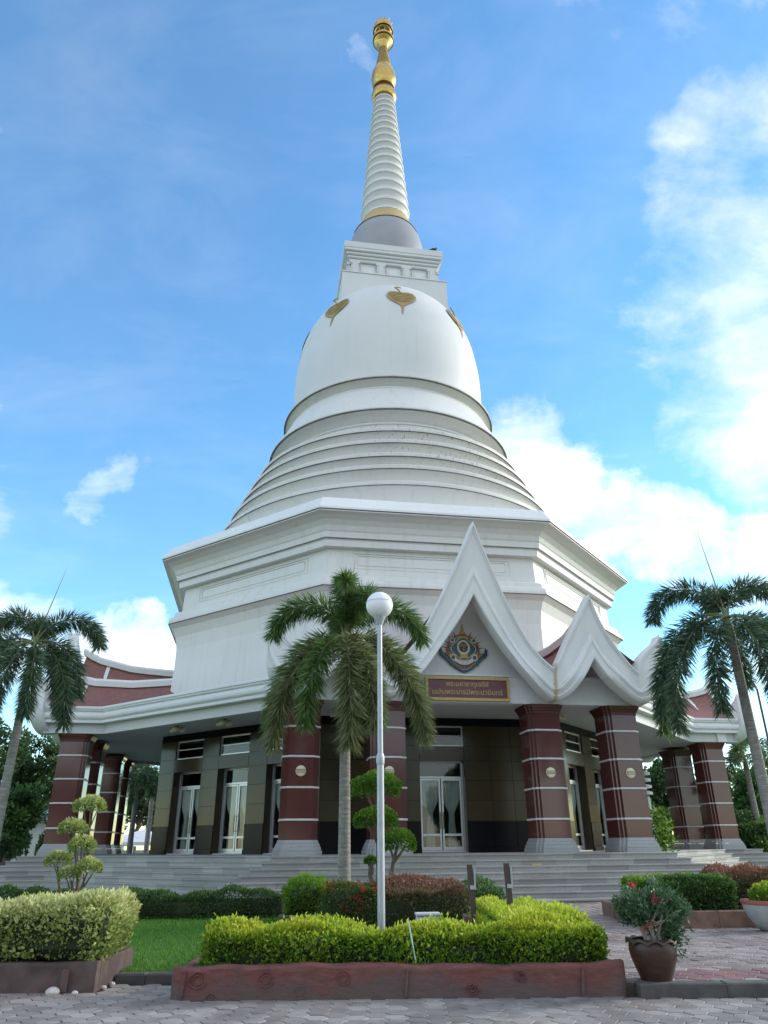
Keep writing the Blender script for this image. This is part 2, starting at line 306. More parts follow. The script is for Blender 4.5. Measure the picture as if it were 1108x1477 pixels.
# ------------------------------------------------------------------ mesh helpers
def link(o, parent=None):
    col.objects.link(o)
    if parent is not None: o.parent = parent
    return o
class MB:
    def __init__(s): s.v = []; s.f = []; s.mi = []; s.cur = 0
    def add(s, vs, fs):
        b = len(s.v); s.v += [tuple(p) for p in vs]
        for f in fs: s.f.append(tuple(b + i for i in f)); s.mi.append(s.cur)
    def box(s, x0, x1, y0, y1, z0, z1):
        s.add([(x, y, z) for z in (z0, z1) for y in (y0, y1) for x in (x0, x1)],
              [(0, 2, 3, 1), (4, 5, 7, 6), (0, 1, 5, 4), (2, 6, 7, 3), (0, 4, 6, 2), (1, 3, 7, 5)])
    def bbox(s, x0, x1, y0, y1, z0, z1, b):          # box with chamfered upper/outer edges
        s.loft([[(x0 + b, y0 + b), (x1 - b, y0 + b), (x1 - b, y1 - b), (x0 + b, y1 - b)], [(x0, y0), (x1, y0), (x1, y1), (x0, y1)],
                [(x0, y0), (x1, y0), (x1, y1), (x0, y1)], [(x0 + b, y0 + b), (x1 - b, y0 + b), (x1 - b, y1 - b), (x0 + b, y1 - b)]], [z0, z0 + b, z1 - b, z1])
    def loft(s, loops, zs, cap=True):
        n = len(loops[0]); vs = [(p[0], p[1], z) for lp, z in zip(loops, zs) for p in lp]; fs = []
        for k in range(len(loops) - 1):
            for i in range(n):
                j = (i + 1) % n; fs.append((k * n + i, k * n + j, (k + 1) * n + j, (k + 1) * n + i))
        if cap: fs.append(tuple(range(n - 1, -1, -1))); fs.append(tuple((len(loops) - 1) * n + i for i in range(n)))
        s.add(vs, fs)
    def prism(s, poly, z0, z1): s.loft([poly, poly], [z0, z1])
    def lathe(s, prof, n=48, a0=0., cx=0, cy=0, cap=True):
        loops = [[(cx + r * math.sin(a0 + 2 * math.pi * i / n), cy - r * math.cos(a0 + 2 * math.pi * i / n)) for i in range(n)] for r, z in prof]
        s.loft(loops, [z for r, z in prof], cap)
    def tube(s, pts, rad, n=8, cap=True):
        pts = [Vector(p) for p in pts]; m = len(pts); rad = rad if hasattr(rad, '__len__') else [rad] * m
        up = Vector((0, 0, 1)); vs = []; fs = []; a = None
        for i, p in enumerate(pts):
            t = (pts[min(i + 1, m - 1)] - pts[max(i - 1, 0)]).normalized()
            if a is None:
                a = t.cross(up) if abs(t.z) < .95 else t.cross(Vector((0, 1, 0)))
            a = (a - t * a.dot(t)).normalized(); b = t.cross(a)
            for k in range(n):
                q = 2 * math.pi * k / n; vs.append(p + (a * math.cos(q) + b * math.sin(q)) * rad[i])
        for i in range(m - 1):
            for k in range(n):
                j = (k + 1) % n; fs.append((i * n + k, i * n + j, (i + 1) * n + j, (i + 1) * n + k))
        if cap: fs.append(tuple(range(n - 1, -1, -1))); fs.append(tuple((m - 1) * n + k for k in range(n)))
        s.add(vs, fs)
    def plate(s, poly, y0, y1):                      # polygon given in (x, z), extruded along y (y0 = front)
        n = len(poly); s.add([(x, y0, z) for x, z in poly] + [(x, y1, z) for x, z in poly],
            [tuple(range(n)), tuple(range(2 * n - 1, n - 1, -1))] + [(i, n + i, n + (i + 1) % n, (i + 1) % n) for i in range(n)])
    def grid(s, rows):                               # rows of equal length points
        n = len(rows[0]); vs = [p for r in rows for p in r]
        s.add(vs, [(i * n + j, i * n + j + 1, (i + 1) * n + j + 1, (i + 1) * n + j) for i in range(len(rows) - 1) for j in range(n - 1)])
    def sphere(s, c, rx, ry, rz, n=16, m=10):
        vs = []; fs = []
        for i in range(m + 1):
            t = math.pi * i / m
            for k in range(n):
                q = 2 * math.pi * k / n; vs.append((c[0] + rx * math.sin(t) * math.cos(q), c[1] + ry * math.sin(t) * math.sin(q), c[2] - rz * math.cos(t)))
        for i in range(m):
            for k in range(n):
                j = (k + 1) % n; fs.append((i * n + k, i * n + j, (i + 1) * n + j, (i + 1) * n + k))
        s.add(vs, fs)
    def mesh(s, name, mats, smooth=None):
        me = bpy.data.meshes.new(name); me.from_pydata(s.v, [], s.f)
        for m in ([mats] if isinstance(mats, str) else mats): me.materials.append(MATS[m])
        if any(s.mi): me.polygons.foreach_set('material_index', s.mi)
        me.validate(); 
        if smooth is not None:
            me.shade_smooth() if hasattr(me, 'shade_smooth') else None
            try: me.set_sharp_from_angle(angle=R(smooth))
            except Exception: pass
        me.update(); return me
    def build(s, name, mats, parent=None, smooth=None):
        return link(bpy.data.objects.new(name, s.mesh(name, mats, smooth)), parent)
def inst(name, me, parent=None, loc=(0, 0, 0), rz=0):
    o = bpy.data.objects.new(name, me); o.location = loc; o.rotation_euler = (0, 0, rz); return link(o, parent)
def tag(o, label=None, cat=None, group=None, kind=None):
    for k, v in (('label', label), ('category', cat), ('group', group), ('kind', kind)):
        if v: o[k] = v
    return o
def empty(name, loc, rz=0, **k):
    o = bpy.data.objects.new(name, None); o.location = loc; o.rotation_euler = (0, 0, rz); o.empty_display_size = .2
    link(o); return tag(o, **k)
def np_mesh(name, V, F, mats, rnd=None, smooth=False):
    me = bpy.data.meshes.new(name); V = np.ascontiguousarray(V, np.float32); F = np.ascontiguousarray(F, np.int32); n, k = F.shape
    me.vertices.add(len(V)); me.vertices.foreach_set('co', V.ravel())
    me.loops.add(n * k); me.loops.foreach_set('vertex_index', F.ravel())
    me.polygons.add(n); me.polygons.foreach_set('loop_start', np.arange(n, dtype=np.int32) * k)
    me.update(calc_edges=True)
    if rnd is not None:
        a = me.attributes.new('rnd', 'FLOAT', 'POINT'); a.data.foreach_set('value', np.ascontiguousarray(rnd, np.float32))
    for m in ([mats] if isinstance(mats, str) else mats): me.materials.append(MATS[m])
    return me
def catmull(pts, sub, breaks=()):
    """smooth curve through pts that keeps its corners at the given indices"""
    P = np.array(pts, float); o = []
    for i in range(len(P) - 1):
        p1, p2 = P[i], P[i + 1]
        p0 = P[i - 1] if i > 0 and i not in breaks else 2 * p1 - p2
        p3 = P[i + 2] if i + 2 < len(P) and (i + 1) not in breaks else 2 * p2 - p1
        for k in range(sub):
            t = k / sub; o.append(.5 * ((2 * p1) + (-p0 + p2) * t + (2 * p0 - 5 * p1 + 4 * p2 - p3) * t * t + (-p0 + 3 * p1 - 3 * p2 + p3) * t ** 3))
    o.append(P[-1]); return np.array(o)

# ------------------------------------------------------------------ terrain, road, path, lawn
X0, D0, TH = .3031, 41.5731, .1646
def b2w(u, v, z=0): return Vector((X0 + u * math.cos(TH) + v * math.sin(TH), D0 + u * math.sin(TH) - v * math.cos(TH), z))
def sheet(name, x0, x1, y0, y1, z0, z1, mat):
    m = MB(); m.box(x0, x1, y0, y1, z0, z1); return tag(m.build(name, mat), kind='structure')
m = MB(); m.add([(-900, -900, -.10), (900, -900, -.10), (900, 1200, -.10), (-900, 1200, -.10)], [(0, 1, 2, 3)])
tag(m.build('ground', 'earth'), kind='structure')
road = sheet('road', -60, 60, -12, 11.25, -.09, -.028, 'joint_sand')
PX0, PX1, PY0, PY1 = 1.3, 14.0, 10.12, 24.0
sheet('added_paving', -60, 60, -60, 6.55, -.08, -.01, 'added_paving_grey')  # unseen pale paving added to bounce light onto the undersides
sheet('added_paving', -60, -7.05, 6.56, 10.5, -.08, -.01, 'added_paving_grey'); sheet('added_paving', 7.55, 60, 6.56, 9.9, -.08, -.01, 'added_paving_grey')
path = sheet('path', PX0, PX1, PY0, PY1, -.06, .102, 'joint_sand')
lawn = sheet('lawn', -40, PX0 - .01, 11.45, 60, -.06, .085, 'lawn_soil')
verge = sheet('verge', PX1 + .01, 60, 10.3, 60, -.06, .085, 'lawn_soil')

# hexagonal pavers
HX, HY = .2085, .2405
def hexa(sx=1., gap=.010):
    a = HX * 2 / 3 - gap / 2; h = HY / 2 - gap / 2
    o = [(a, 0), (a / 2, h), (-a / 2, h), (-a, 0), (-a / 2, -h), (a / 2, -h)]
    return o
mb = MB(); hx = hexa(); sm = [(x * .94, y * .94) for x, y in hx]
mb.loft([hx, hx, sm], [-.05, -.006, 0.])
PAV = {k: mb.mesh('paver', k) for k in ('paver_grey', 'paver_brown', 'paver_red')}
def paved(parent, x0, x1, y0, y1, z, mat, redband, skip, view):
    cells = []
    for i in range(int((x1 - x0) / HX) + 1):
        for j in range(int((y1 - y0) / HY) + 1):
            x = x0 + i * HX; y = y0 + j * HY + (HY / 2 if i % 2 else 0)
            if x > x1 - .08 or y > y1 - .1 or skip(x, y): continue
            cells.append((x, y))
    vis = sorted([c for c in cells if view(*c)], key=lambda c: c[1])[:300]; vs = set(vis)
    hv = np.array([(x, y, zz) for (lp, zz) in ((hx, -.05), (hx, -.006), (sm, 0.)) for x, y in lp])
    bottom = []
    for k in range(2):
        for i in range(6): bottom.append((k * 6 + i, k * 6 + (i + 1) % 6, (k + 1) * 6 + (i + 1) % 6, (k + 1) * 6 + i))
    top = [(12, 13, 14, 15), (15, 16, 17, 12)]
    hf = np.array(bottom + top)
    far = {}
    for c in cells:
        isred = redband(*c); dz = rng.normal(0, .0025); mt = 'paver_red' if isred else mat
        tl = rng.normal(0, .012, 2)
        if c in vs:
            o = inst('paver', PAV[mt], parent, (c[0], c[1], z + dz)); o.rotation_euler = (tl[0], tl[1], 0)
        else: far.setdefault(mt, []).append((c[0], c[1], z + dz))
    for mt, cs in far.items():
        n = len(cs); V = (hv[None] + np.array(cs)[:, None]).reshape(-1, 3); F = (hf[None] + (np.arange(n) * 18)[:, None, None]).reshape(-1, 4)
        o = link(bpy.data.objects.new('paver_field', np_mesh('paver_field', V, F, mt + '_far', np.repeat(rng.random(n), 18))), parent); tag(o, kind='stuff')
def inframe(x, y, z=0.):
    d = Vector((x, y, z - EYE)); q = d.dot(_f); px = 554 + FPX * d.dot(_r2) / q; py = 738.5 - FPX * d.dot(_u2) / q
    return 2 < px < 1106 and py < 1476
def in_plant(x, y): return (-2.55 < x < 2.85 and y > 10.02) or (x < -3.55 and y > 10.6) or (x > 2.8 and y > 9.95)
paved(road, -7.0, 7.5, 6.6, 11.2, 0., 'paver_grey', lambda x, y: False, in_plant, inframe)
paved(path, PX0 + .15, 12.5, 10.22, 23.6, .128, 'paver_brown', lambda x, y: 10.3 < y < 11.0 and x > 3.4, lambda x, y: x < 2.86 and y < 15.0, lambda x, y: inframe(x, y, .13))
# kerb of the path, in stones
kerb = empty('kerb', (0, 0, 0), label='dark weathered concrete kerb edging the raised path', cat='kerb')
x = 2.9
while x < 13:
    w = 1.0; m = MB(); m.bbox(x + .004, x + w - .004, 9.92 + .05 * (x - 2.9) / 4, 10.14 + .05 * (x - 2.9) / 4, -.05, .135, .015); m.build('kerb_stone', 'kerb_concrete', kerb); x += w
lk_ = empty('lawn_kerb', (0, 0, 0), label='low dark kerb stones along the front edge of the lawn', cat='kerb')
x = -3.6
while x < -2.4:
    m = MB(); m.bbox(x + .004, x + .396, 11.27, 11.47, -.05, .10, .02); m.build('kerb_stone', 'kerb_concrete', lk_); x += .4

# ------------------------------------------------------------------ the stupa
chedi = empty('stupa', (X0, D0, 0), TH, label='towering white octagonal stupa with ringed spire and gold finial', cat='stupa')
FLOOR = 1.362
def octa(prof, name, mat, smooth=None):
    m = MB(); m.lathe(prof, 8, R(22.5)); return m.build(name, mat, chedi, smooth)
def round_(prof, name, mat, n=96, smooth=35): 
    m = MB(); m.lathe(prof, n); return m.build(name, mat, chedi, smooth)
def edge_ring(r, z, parent, n=128, a0=0., h=.022):       # dark ring added under a lip: drawn-in edge contrast plus mould
    m = MB(); m.lathe([(r - .05, z), (r + .034, z + .004), (r + .036, z + h - .004), (r - .05, z + h)], n, a0); return m.build('dark_edge', 'edge_dark', parent)
# octagonal body
octa([(12.2, 6.34), (12.5, 6.35), (12.44, 8.2), (12.36, 9.6), (12.36, 10.4), (12.45, 11.0), (12.62, 11.4), (12.87, 11.62)], 'drum', 'white_wall')
octa([(12.6, 11.625), (12.90, 11.63), (12.90, 11.74), (12.84, 11.9), (12.66, 12.0), (12.62, 12.2), (12.45, 12.28), (12.3, 12.3)], 'ledge', 'white_wall')
octa([(12.28, 12.25), (12.28, 12.4), (12.22, 13.55)], 'frieze', 'white_wall')
octa([(12.2, 13.5), (12.56, 13.51), (12.58, 13.79), (12.64, 13.83), (12.50, 13.835)], 'fillet', 'white_wall')
octa([(12.4, 13.86), (12.72, 13.87), (12.75, 14.12), (12.80, 14.18), (12.6, 14.185)], 'fillet', 'white_wall')
octa([(12.5, 14.19), (12.76, 14.20), (12.84, 14.40), (13.02, 14.60), (13.28, 14.74), (13.54, 14.80), (13.54, 14.84)], 'cornice', 'white_wall')
octa([(13.3, 14.875), (13.59, 14.88), (13.58, 14.98), (13.14, 15.58), (13.05, 15.62), (12.4, 15.66), (10.9, 15.9), (10.0, 16.4), (2, 16.45)], 'cornice_cap', 'white_trim')
edge_ring(13.535, 14.850, chedi, 8, R(22.5), .022); edge_ring(12.87, 11.60, chedi, 8, R(22.5), .02)
for j in (-2, -1, 0, 1, 2):                                   # frieze panel frames
    m = MB(); a = 12.26 * math.cos(R(22.5)); w, z0, z1, t, d = 3.55, 12.60, 13.30, .04, .016
    for (ww, za, zb) in ((w, z0, z1), (w - .18, z0 + .15, z1 - .1)):
        m.box(-ww, ww, -a - d - .01, -a + .05, za, za + t); m.box(-ww, -ww + t, -a - d - .006, -a + .05, za + t, zb); m.box(ww - t, ww, -a - d - .006, -a + .05, za + t, zb); m.box(-ww, ww, -a - d - .01, -a + .05, zb, zb + t)
    o = m.build('frieze_panel', 'white_wall', chedi); o.rotation_euler.z = R(45 * j)
# round terraces, each with its own projecting lip
lips = [(10.26, 17.47), (9.68, 18.67), (9.22, 19.62), (8.71, 20.70), (8.22, 21.71)]
zb, rb = 16.3, 10.35
for r, z in lips:
    h = z - zb
    tr_ = round_([(r - .9, zb), (r - .34, zb + .01), (r - .33, zb + h * .25), (r - .29, zb + h * .5), (r - .20, zb + h * .74), (r - .08, zb + h * .92), (r - .02, z - .03), (r + .03, z - .02), (r + .04, z + .14), (r, z + .19), (r - .9, z + .24)], 'terrace', 'white_terrace', 128)
    edge_ring(r, z - .045, tr_)
    zb = z + .2
round_([(6.5, 21.85), (7.25, 21.9), (7.05, 22.1), (6.92, 22.75), (6.95, 22.85), (6.8, 22.9)], 'neck', 'white_terrace')
round_([(6.5, 22.88), (6.94, 22.9), (6.98, 22.96), (6.94, 23.02), (6.6, 23.04)], 'bead', 'white_trim')
round_([(6.4, 23.03), (6.82, 23.05), (6.92, 23.2), (7.2, 23.40), (7.57, 23.5), (7.60, 23.56), (7.58, 23.64), (7.40, 23.9), (7.05, 24.5), (6.72, 25.1), (6.52, 25.55), (6.3, 25.6)], 'ring_moulding', 'white_wall')
round_([(6.1, 25.58), (6.40, 25.6), (6.44, 25.68), (6.40, 25.76), (6.2, 25.78)], 'bead', 'white_trim')
round_([(6.1, 25.77), (6.34, 25.8), (6.44, 25.95), (6.64, 26.12), (6.78, 26.17), (6.81, 26.22), (6.80, 26.3), (6.5, 26.4), (6.1, 26.42)], 'ring_moulding', 'white_terrace')
edge_ring(7.575, 23.475, chedi, 128, 0, .024); edge_ring(6.78, 26.14, chedi, 128, 0, .022)
domep = [(5.9, 26.36), (6.16, 26.4), (6.22, 27.4), (6.25, 28.6), (6.22, 29.8), (6.12, 30.8), (5.92, 32.0), (5.62, 33.0), (5.2, 33.9), (4.65, 34.75), (4.0, 35.4), (3.2, 35.9), (2.2, 36.25), (.4, 36.4)]
cp = catmull([p for p in domep[1:]], 4); dome = round_([domep[0]] + [tuple(p) for p in cp], 'dome', 'dome_white', 96, 60)
# gold bodhi leaves lying on the dome
def dome_pt(a, z, off=0.):
    zs = [p[1] for p in cp]; rs = [p[0] for p in cp]; r = float(np.interp(z, zs, rs)); dz = .05
    dr = (float(np.interp(z + dz, zs, rs)) - r) / dz; n = Vector((1, 0, -dr)).normalized()
    rr = r + n.x * off; return Vector((rr * math.sin(a), -rr * math.cos(a), z + n.z * off))
half = [(0, .42), (.25, .62), (.52, .66), (.76, .52), (.86, .25), (.80, -.05), (.62, -.32), (.38, -.55), (.18, -.72), (.07, -.88), (.05, -1.2), (.02, -1.55)]
for k in range(8):
    lf = MB(); a0 = R(45 * k) ; zc = 32.95
    N = len(half)
    for i in range(N - 1):
        for sx in (-1, 1):
            q = []
            for (x, y) in (half[i], half[i + 1]):
                for t in (0., .5, 1.):
                    xx = sx * x * t; rloc = 5.0
                    curl = .03 * t * t if -.7 < y < .7 else 0
                    q.append(dome_pt(a0 + (xx + (.12 * (y + .9) ** 2 * -1 if y < -.9 else 0)) / rloc, zc + y * 1.05, .045 + curl))
            for t in (0, 1):
                lf.add([q[t], q[t + 1], q[t + 4], q[t + 3]], [(0, 1, 2, 3)])
    lf.tube([dome_pt(a0 + .0, zc + .44, .07), dome_pt(a0 - .03, zc + .7, .18), dome_pt(a0 - .07, zc + .84, .25), dome_pt(a0 - .035, zc + .95, .25), dome_pt(a0 + .01, zc + .88, .22)], [.05, .05, .05, .045, .02], 6)
    leaf = lf.build('gold_leaf', 'leaf_gold', dome)
    for y0 in (.45, .28, .1, -.08, -.26, -.42):
        vn = MB(); wv = .8 * (1 - max(0, -y0) * .9)
        for sx in (-1, 1): vn.tube([dome_pt(a0, zc + y0 * 1.05, .06), dome_pt(a0 + sx * wv * .5 / 5, zc + (y0 + .06) * 1.05, .075), dome_pt(a0 + sx * wv * .93 / 5, zc + (y0 + .13) * 1.05, .085)], [.03, .026, .012], 5)
        vn.build('leaf_vein', 'vein_gold', leaf)
# square top box with baluster frieze and cap
bx = 3.57
m = MB(); m.box(-bx, bx, -bx, bx, 32.6, 36.56); m.box(-bx - .05, bx + .05, -bx - .05, bx + .05, 36.562, 36.64); box = m.build('harmika', 'dome_white', chedi)
m = MB(); m.box(-2.92, 2.92, -2.92, 2.92, 36.64, 38.0); m.build('harmika_core', 'white_wall', chedi)
for k in range(4):
    for i in range(4):
        u = -2.67 + i * 1.78; m = MB(); w = .27
        m.box(u - w, u + w, -3.16, -2.75, 36.645, 38.0); m.box(u - w * .62, u + w * .62, -3.22, -3.165, 36.80, 37.75); m.box(u - w * 1.25, u + w * 1.25, -3.20, -2.76, 37.76, 37.995)
        o = m.build('frieze_block', 'dome_white', chedi); o.rotation_euler.z = R(90 * k)
    for i in range(3):
        u = -1.78 + i * 1.78; m = MB(); m.box(u - .48, u + .48, -2.98, -2.925, 36.85, 37.7); m.box(u - .34, u + .34, -3.02, -2.985, 37.0, 37.5)
        o = m.build('frieze_tablet', 'white_trim', chedi); o.rotation_euler.z = R(90 * k)
sq = lambda h: [(-h, -h), (h, -h), (h, h), (-h, h)]
for a, b, z0, z1 in ((3.06, 3.10, 38.0, 38.2), (3.14, 3.2, 38.22, 38.42), (3.24, 3.3, 38.45, 38.65), (3.33, 3.42, 38.68, 38.94), (3.44, 3.44, 38.96, 39.46)):
    m = MB(); m.loft([sq(a), sq(b), sq(b), sq(a - .3)], [z0, z0 + .06, z1, z1 + .02]); m.build('cap_moulding', 'dome_white', chedi)
round_([(2.0, 39.4), (2.45, 39.47), (2.74, 39.9), (2.86, 40.6), (2.85, 41.4), (2.76, 42.2), (2.62, 42.85), (2.42, 43.36), (2.0, 43.38)], 'bell', 'bell_grey', 72, 50)
edge_ring(2.43, 43.37, chedi, 72, 0, .05)
round_([(1.9, 43.42), (2.46, 43.425), (2.44, 43.5), (2.2, 43.9), (1.98, 44.35), (1.78, 44.84), (1.5, 44.86)], 'gold_band', 'gold_paint', 72)
round_([(1.5, 44.85), (1.74, 44.87), (1.80, 44.95), (1.78, 45.06), (1.5, 45.08)], 'bead', 'white_trim', 72)
zl = [45.06]
for i in range(16): zl.append(zl[-1] + 1.075 - .0283 * i)
for i in range(len(zl) - 1):
    z0, z1 = zl[i], zl[i + 1]; rr = lambda z: 1.80 + (z - 45.8) * (.84 - 1.80) / (58.95 - 45.8); h = z1 - z0; r0 = rr(z0 + h * .5)
    round_([(r0 - .35, z0 + .005), (r0 - .20, z0 + .01), (r0 - .20, z0 + h * .20), (r0 - .14, z0 + h * .38), (r0 - .04, z0 + h * .54), (r0 - .01, z0 + h * .60), (r0 + .05, z0 + h * .64), (r0 + .07, z0 + h * .78), (r0 + .02, z0 + h * .93), (r0 - .25, z1)], 'spire_ring', 'dome_white', 48, 30)
round_([(.7, 58.88), (.86, 58.92), (1.02, 59.15), (1.06, 59.5), (1.0, 59.9), (.74, 60.12), (.5, 60.15)], 'gold_collar', 'gold', 40, 50)
round_([(.55, 60.1), (.7, 60.15), (.72, 60.5), (.9, 60.55), (.92, 60.65), (.76, 60.7), (.86, 60.9), (1.02, 61.3), (1.07, 61.8), (1.0, 62.4), (.84, 63.0), (.6, 63.5)], 'gold_bud', 'gold', 40, 40)
pr = [(.62, 63.45)]
for i in range(7):
    z = 63.55 + i * .28; r = .64 - i * .042; pr += [(r, z), (r + .02, z + .12), (r - .05, z + .26)]
round_(pr + [(.34, 65.6), (.33, 65.9)], 'finial_shaft', 'gold_dull', 32, 40)
round_([(.3, 65.85), (.36, 65.9), (.40, 66.2), (.56, 66.5), (.60, 66.62), (.84, 66.8), (.90, 67.0), (.92, 67.25), (.7, 67.4), (.62, 67.5), (.60, 68.0), (.84, 68.2), (.90, 68.5), (.84, 68.9), (.66, 69.3), (.4, 69.6), (.16, 69.75), (.05, 70.0), (.01, 70.35)], 'gold_crown', 'gold', 40, 40)
for r, z0, z1 in ((.78, 60.14, 60.52), (.80, 60.66, 60.86), (.70, 67.38, 67.98), (.90, 66.84, 67.06), (.56, 63.42, 63.62), (.87, 68.16, 68.3)):
    round_([(r - .2, z0), (r + .015, z0 + .01), (r + .03, (z0 + z1) / 2), (r + .015, z1 - .01), (r - .2, z1)], 'finial_band', 'gold_dark', 32, 40)
for i in range(12):
    for r, z, h in ((.90, 67.2, .28), (.80, 69.0, .24)):
        a = R(30 * i); m = MB(); m.tube([(r * math.sin(a), -r * math.cos(a), z), ((r + .10) * math.sin(a), -(r + .10) * math.cos(a), z + h * .6), ((r + .14) * math.sin(a), -(r + .14) * math.cos(a), z + h)], [.035, .03, .004], 5); m.build('crown_spike', 'gold', chedi)

# ---- lower storey: granite walls with doors, each of the visible octagon faces
AP = 12.5 * math.cos(R(22.5)); HW = 12.5 * math.sin(R(22.5))
DX = [-2.85, 0., 2.85]; OW = .9; OPT = 4.66
def pane(m, x0, x1, z0, z1): m.add([(x0, 0, z0), (x1, 0, z0), (x1, 0, z1), (x0, 0, z1)], [(0, 1, 2, 3)])
def door_mesh():
    fr = MB(); y = 0.
    def bar(x0, x1, z0, z1, d=.05): fr.box(x0, x1, y - d, y + d, z0, z1)
    b = FLOOR + .04; H = 4.03; T = OPT
    bar(-OW, -OW + .06, b, T, .062); bar(OW - .06, OW, b, T, .062); bar(-OW + .06, OW - .06, H, H + .07, .06); bar(-OW + .06, OW - .06, b, b + .05, .06); bar(-OW + .06, OW - .06, T - .05, T, .06)
    leaf = MB(); gl = MB(); 
    for s in (-1, 1):
        x0, x1 = (.02, OW - .07) if s > 0 else (-OW + .07, -.02)
        for (a0, a1, z0, z1) in ((x0, x0 + .07, b + .06, H - .01), (x1 - .07, x1, b + .06, H - .01), (x0 + .07, x1 - .07, H - .08, H - .01), (x0 + .07, x1 - .07, b + .06, b + .17), (x0 + .07, x1 - .07, b + .55, b + .63)):
            leaf.box(a0, a1, y - .035, y + .035, z0, z1)
        pane(gl, x0 + .07, x1 - .07, b + .17, b + .55); pane(gl, x0 + .07, x1 - .07, b + .63, H - .08)
    pane(gl, -OW + .06, OW - .06, H + .07, T - .05)
    hd = MB()
    for s in (-1, 1): hd.tube([(s * .06, -.04, 2.2), (s * .06, -.10, 2.25), (s * .06, -.10, 2.75), (s * .06, -.04, 2.8)], .014, 6)
    cu = MB()
    for s in (-1, 1):
        cx = s * .43; rows = []
        for i in range(25):
            z = 3.95 - (3.95 - 1.5) * i / 24; q = (3.95 - z) / 2.45
            w = .38 - .27 * math.exp(-((q - .52) / .17) ** 2) if q < .52 else .11 + .10 * min(1, (q - .52) * 1.6)
            rows.append([(cx + w * (2 * k / 24 - 1), .085 + .024 * math.sin(k * 1.6 + i * .05), z) for k in range(25)])
        cu.grid(rows)
    return fr.mesh('door_frame', 'aluminium'), leaf.mesh('door_leaf', 'aluminium'), gl.mesh('glass', 'window_glass'), hd.mesh('handle', 'gold_dull', 40), cu.mesh('curtain', 'curtain', 60)
DM = door_mesh()
def win_mesh():
    fr = MB(); z0, z1 = 5.21, 5.99; w = OW
    for (a, b, c, d) in ((-w, w, z0, z0 + .05), (-w, w, z1 - .05, z1), (-w, -w + .05, z0 + .05, z1 - .05), (w - .05, w, z0 + .05, z1 - .05)): fr.box(a, b, -.05, .03, c, d)
    pn = MB(); pane(pn, -w + .05, w - .05, z0 + .05, z1 - .05)
    br = MB(); br.box(-w + .05, w - .05, -.03, .012, 5.60, 5.63)
    return fr.mesh('window_frame', 'aluminium'), pn.mesh('pane', 'window_glass'), br.mesh('glazing_bar', 'aluminium')
WM = win_mesh()
panel_cache = {}
def panel(parent, x0, x1, z0, z1, mat, proud=0.):
    key = (round(x1 - x0, 3), round(z1 - z0, 3), mat)
    if key not in panel_cache:
        w, h = x1 - x0, z1 - z0; g = .004; b = .006; mm = MB()
        mm.add([(g, 0.02, g), (w - g, 0.02, g), (w - g, 0.02, h - g), (g, 0.02, h - g), (g + b, 0, g + b), (w - g - b, 0, g + b), (w - g - b, 0, h - g - b), (g + b, 0, h - g - b)],
               [(0, 1, 5, 4), (1, 2, 6, 5), (2, 3, 7, 6), (3, 0, 4, 7), (4, 5, 6, 7)]); panel_cache[key] = mm.mesh('panel', mat)
    return inst('granite_panel', panel_cache[key], parent, (x0, -AP - .022 - proud, z0))
ALLD = DX
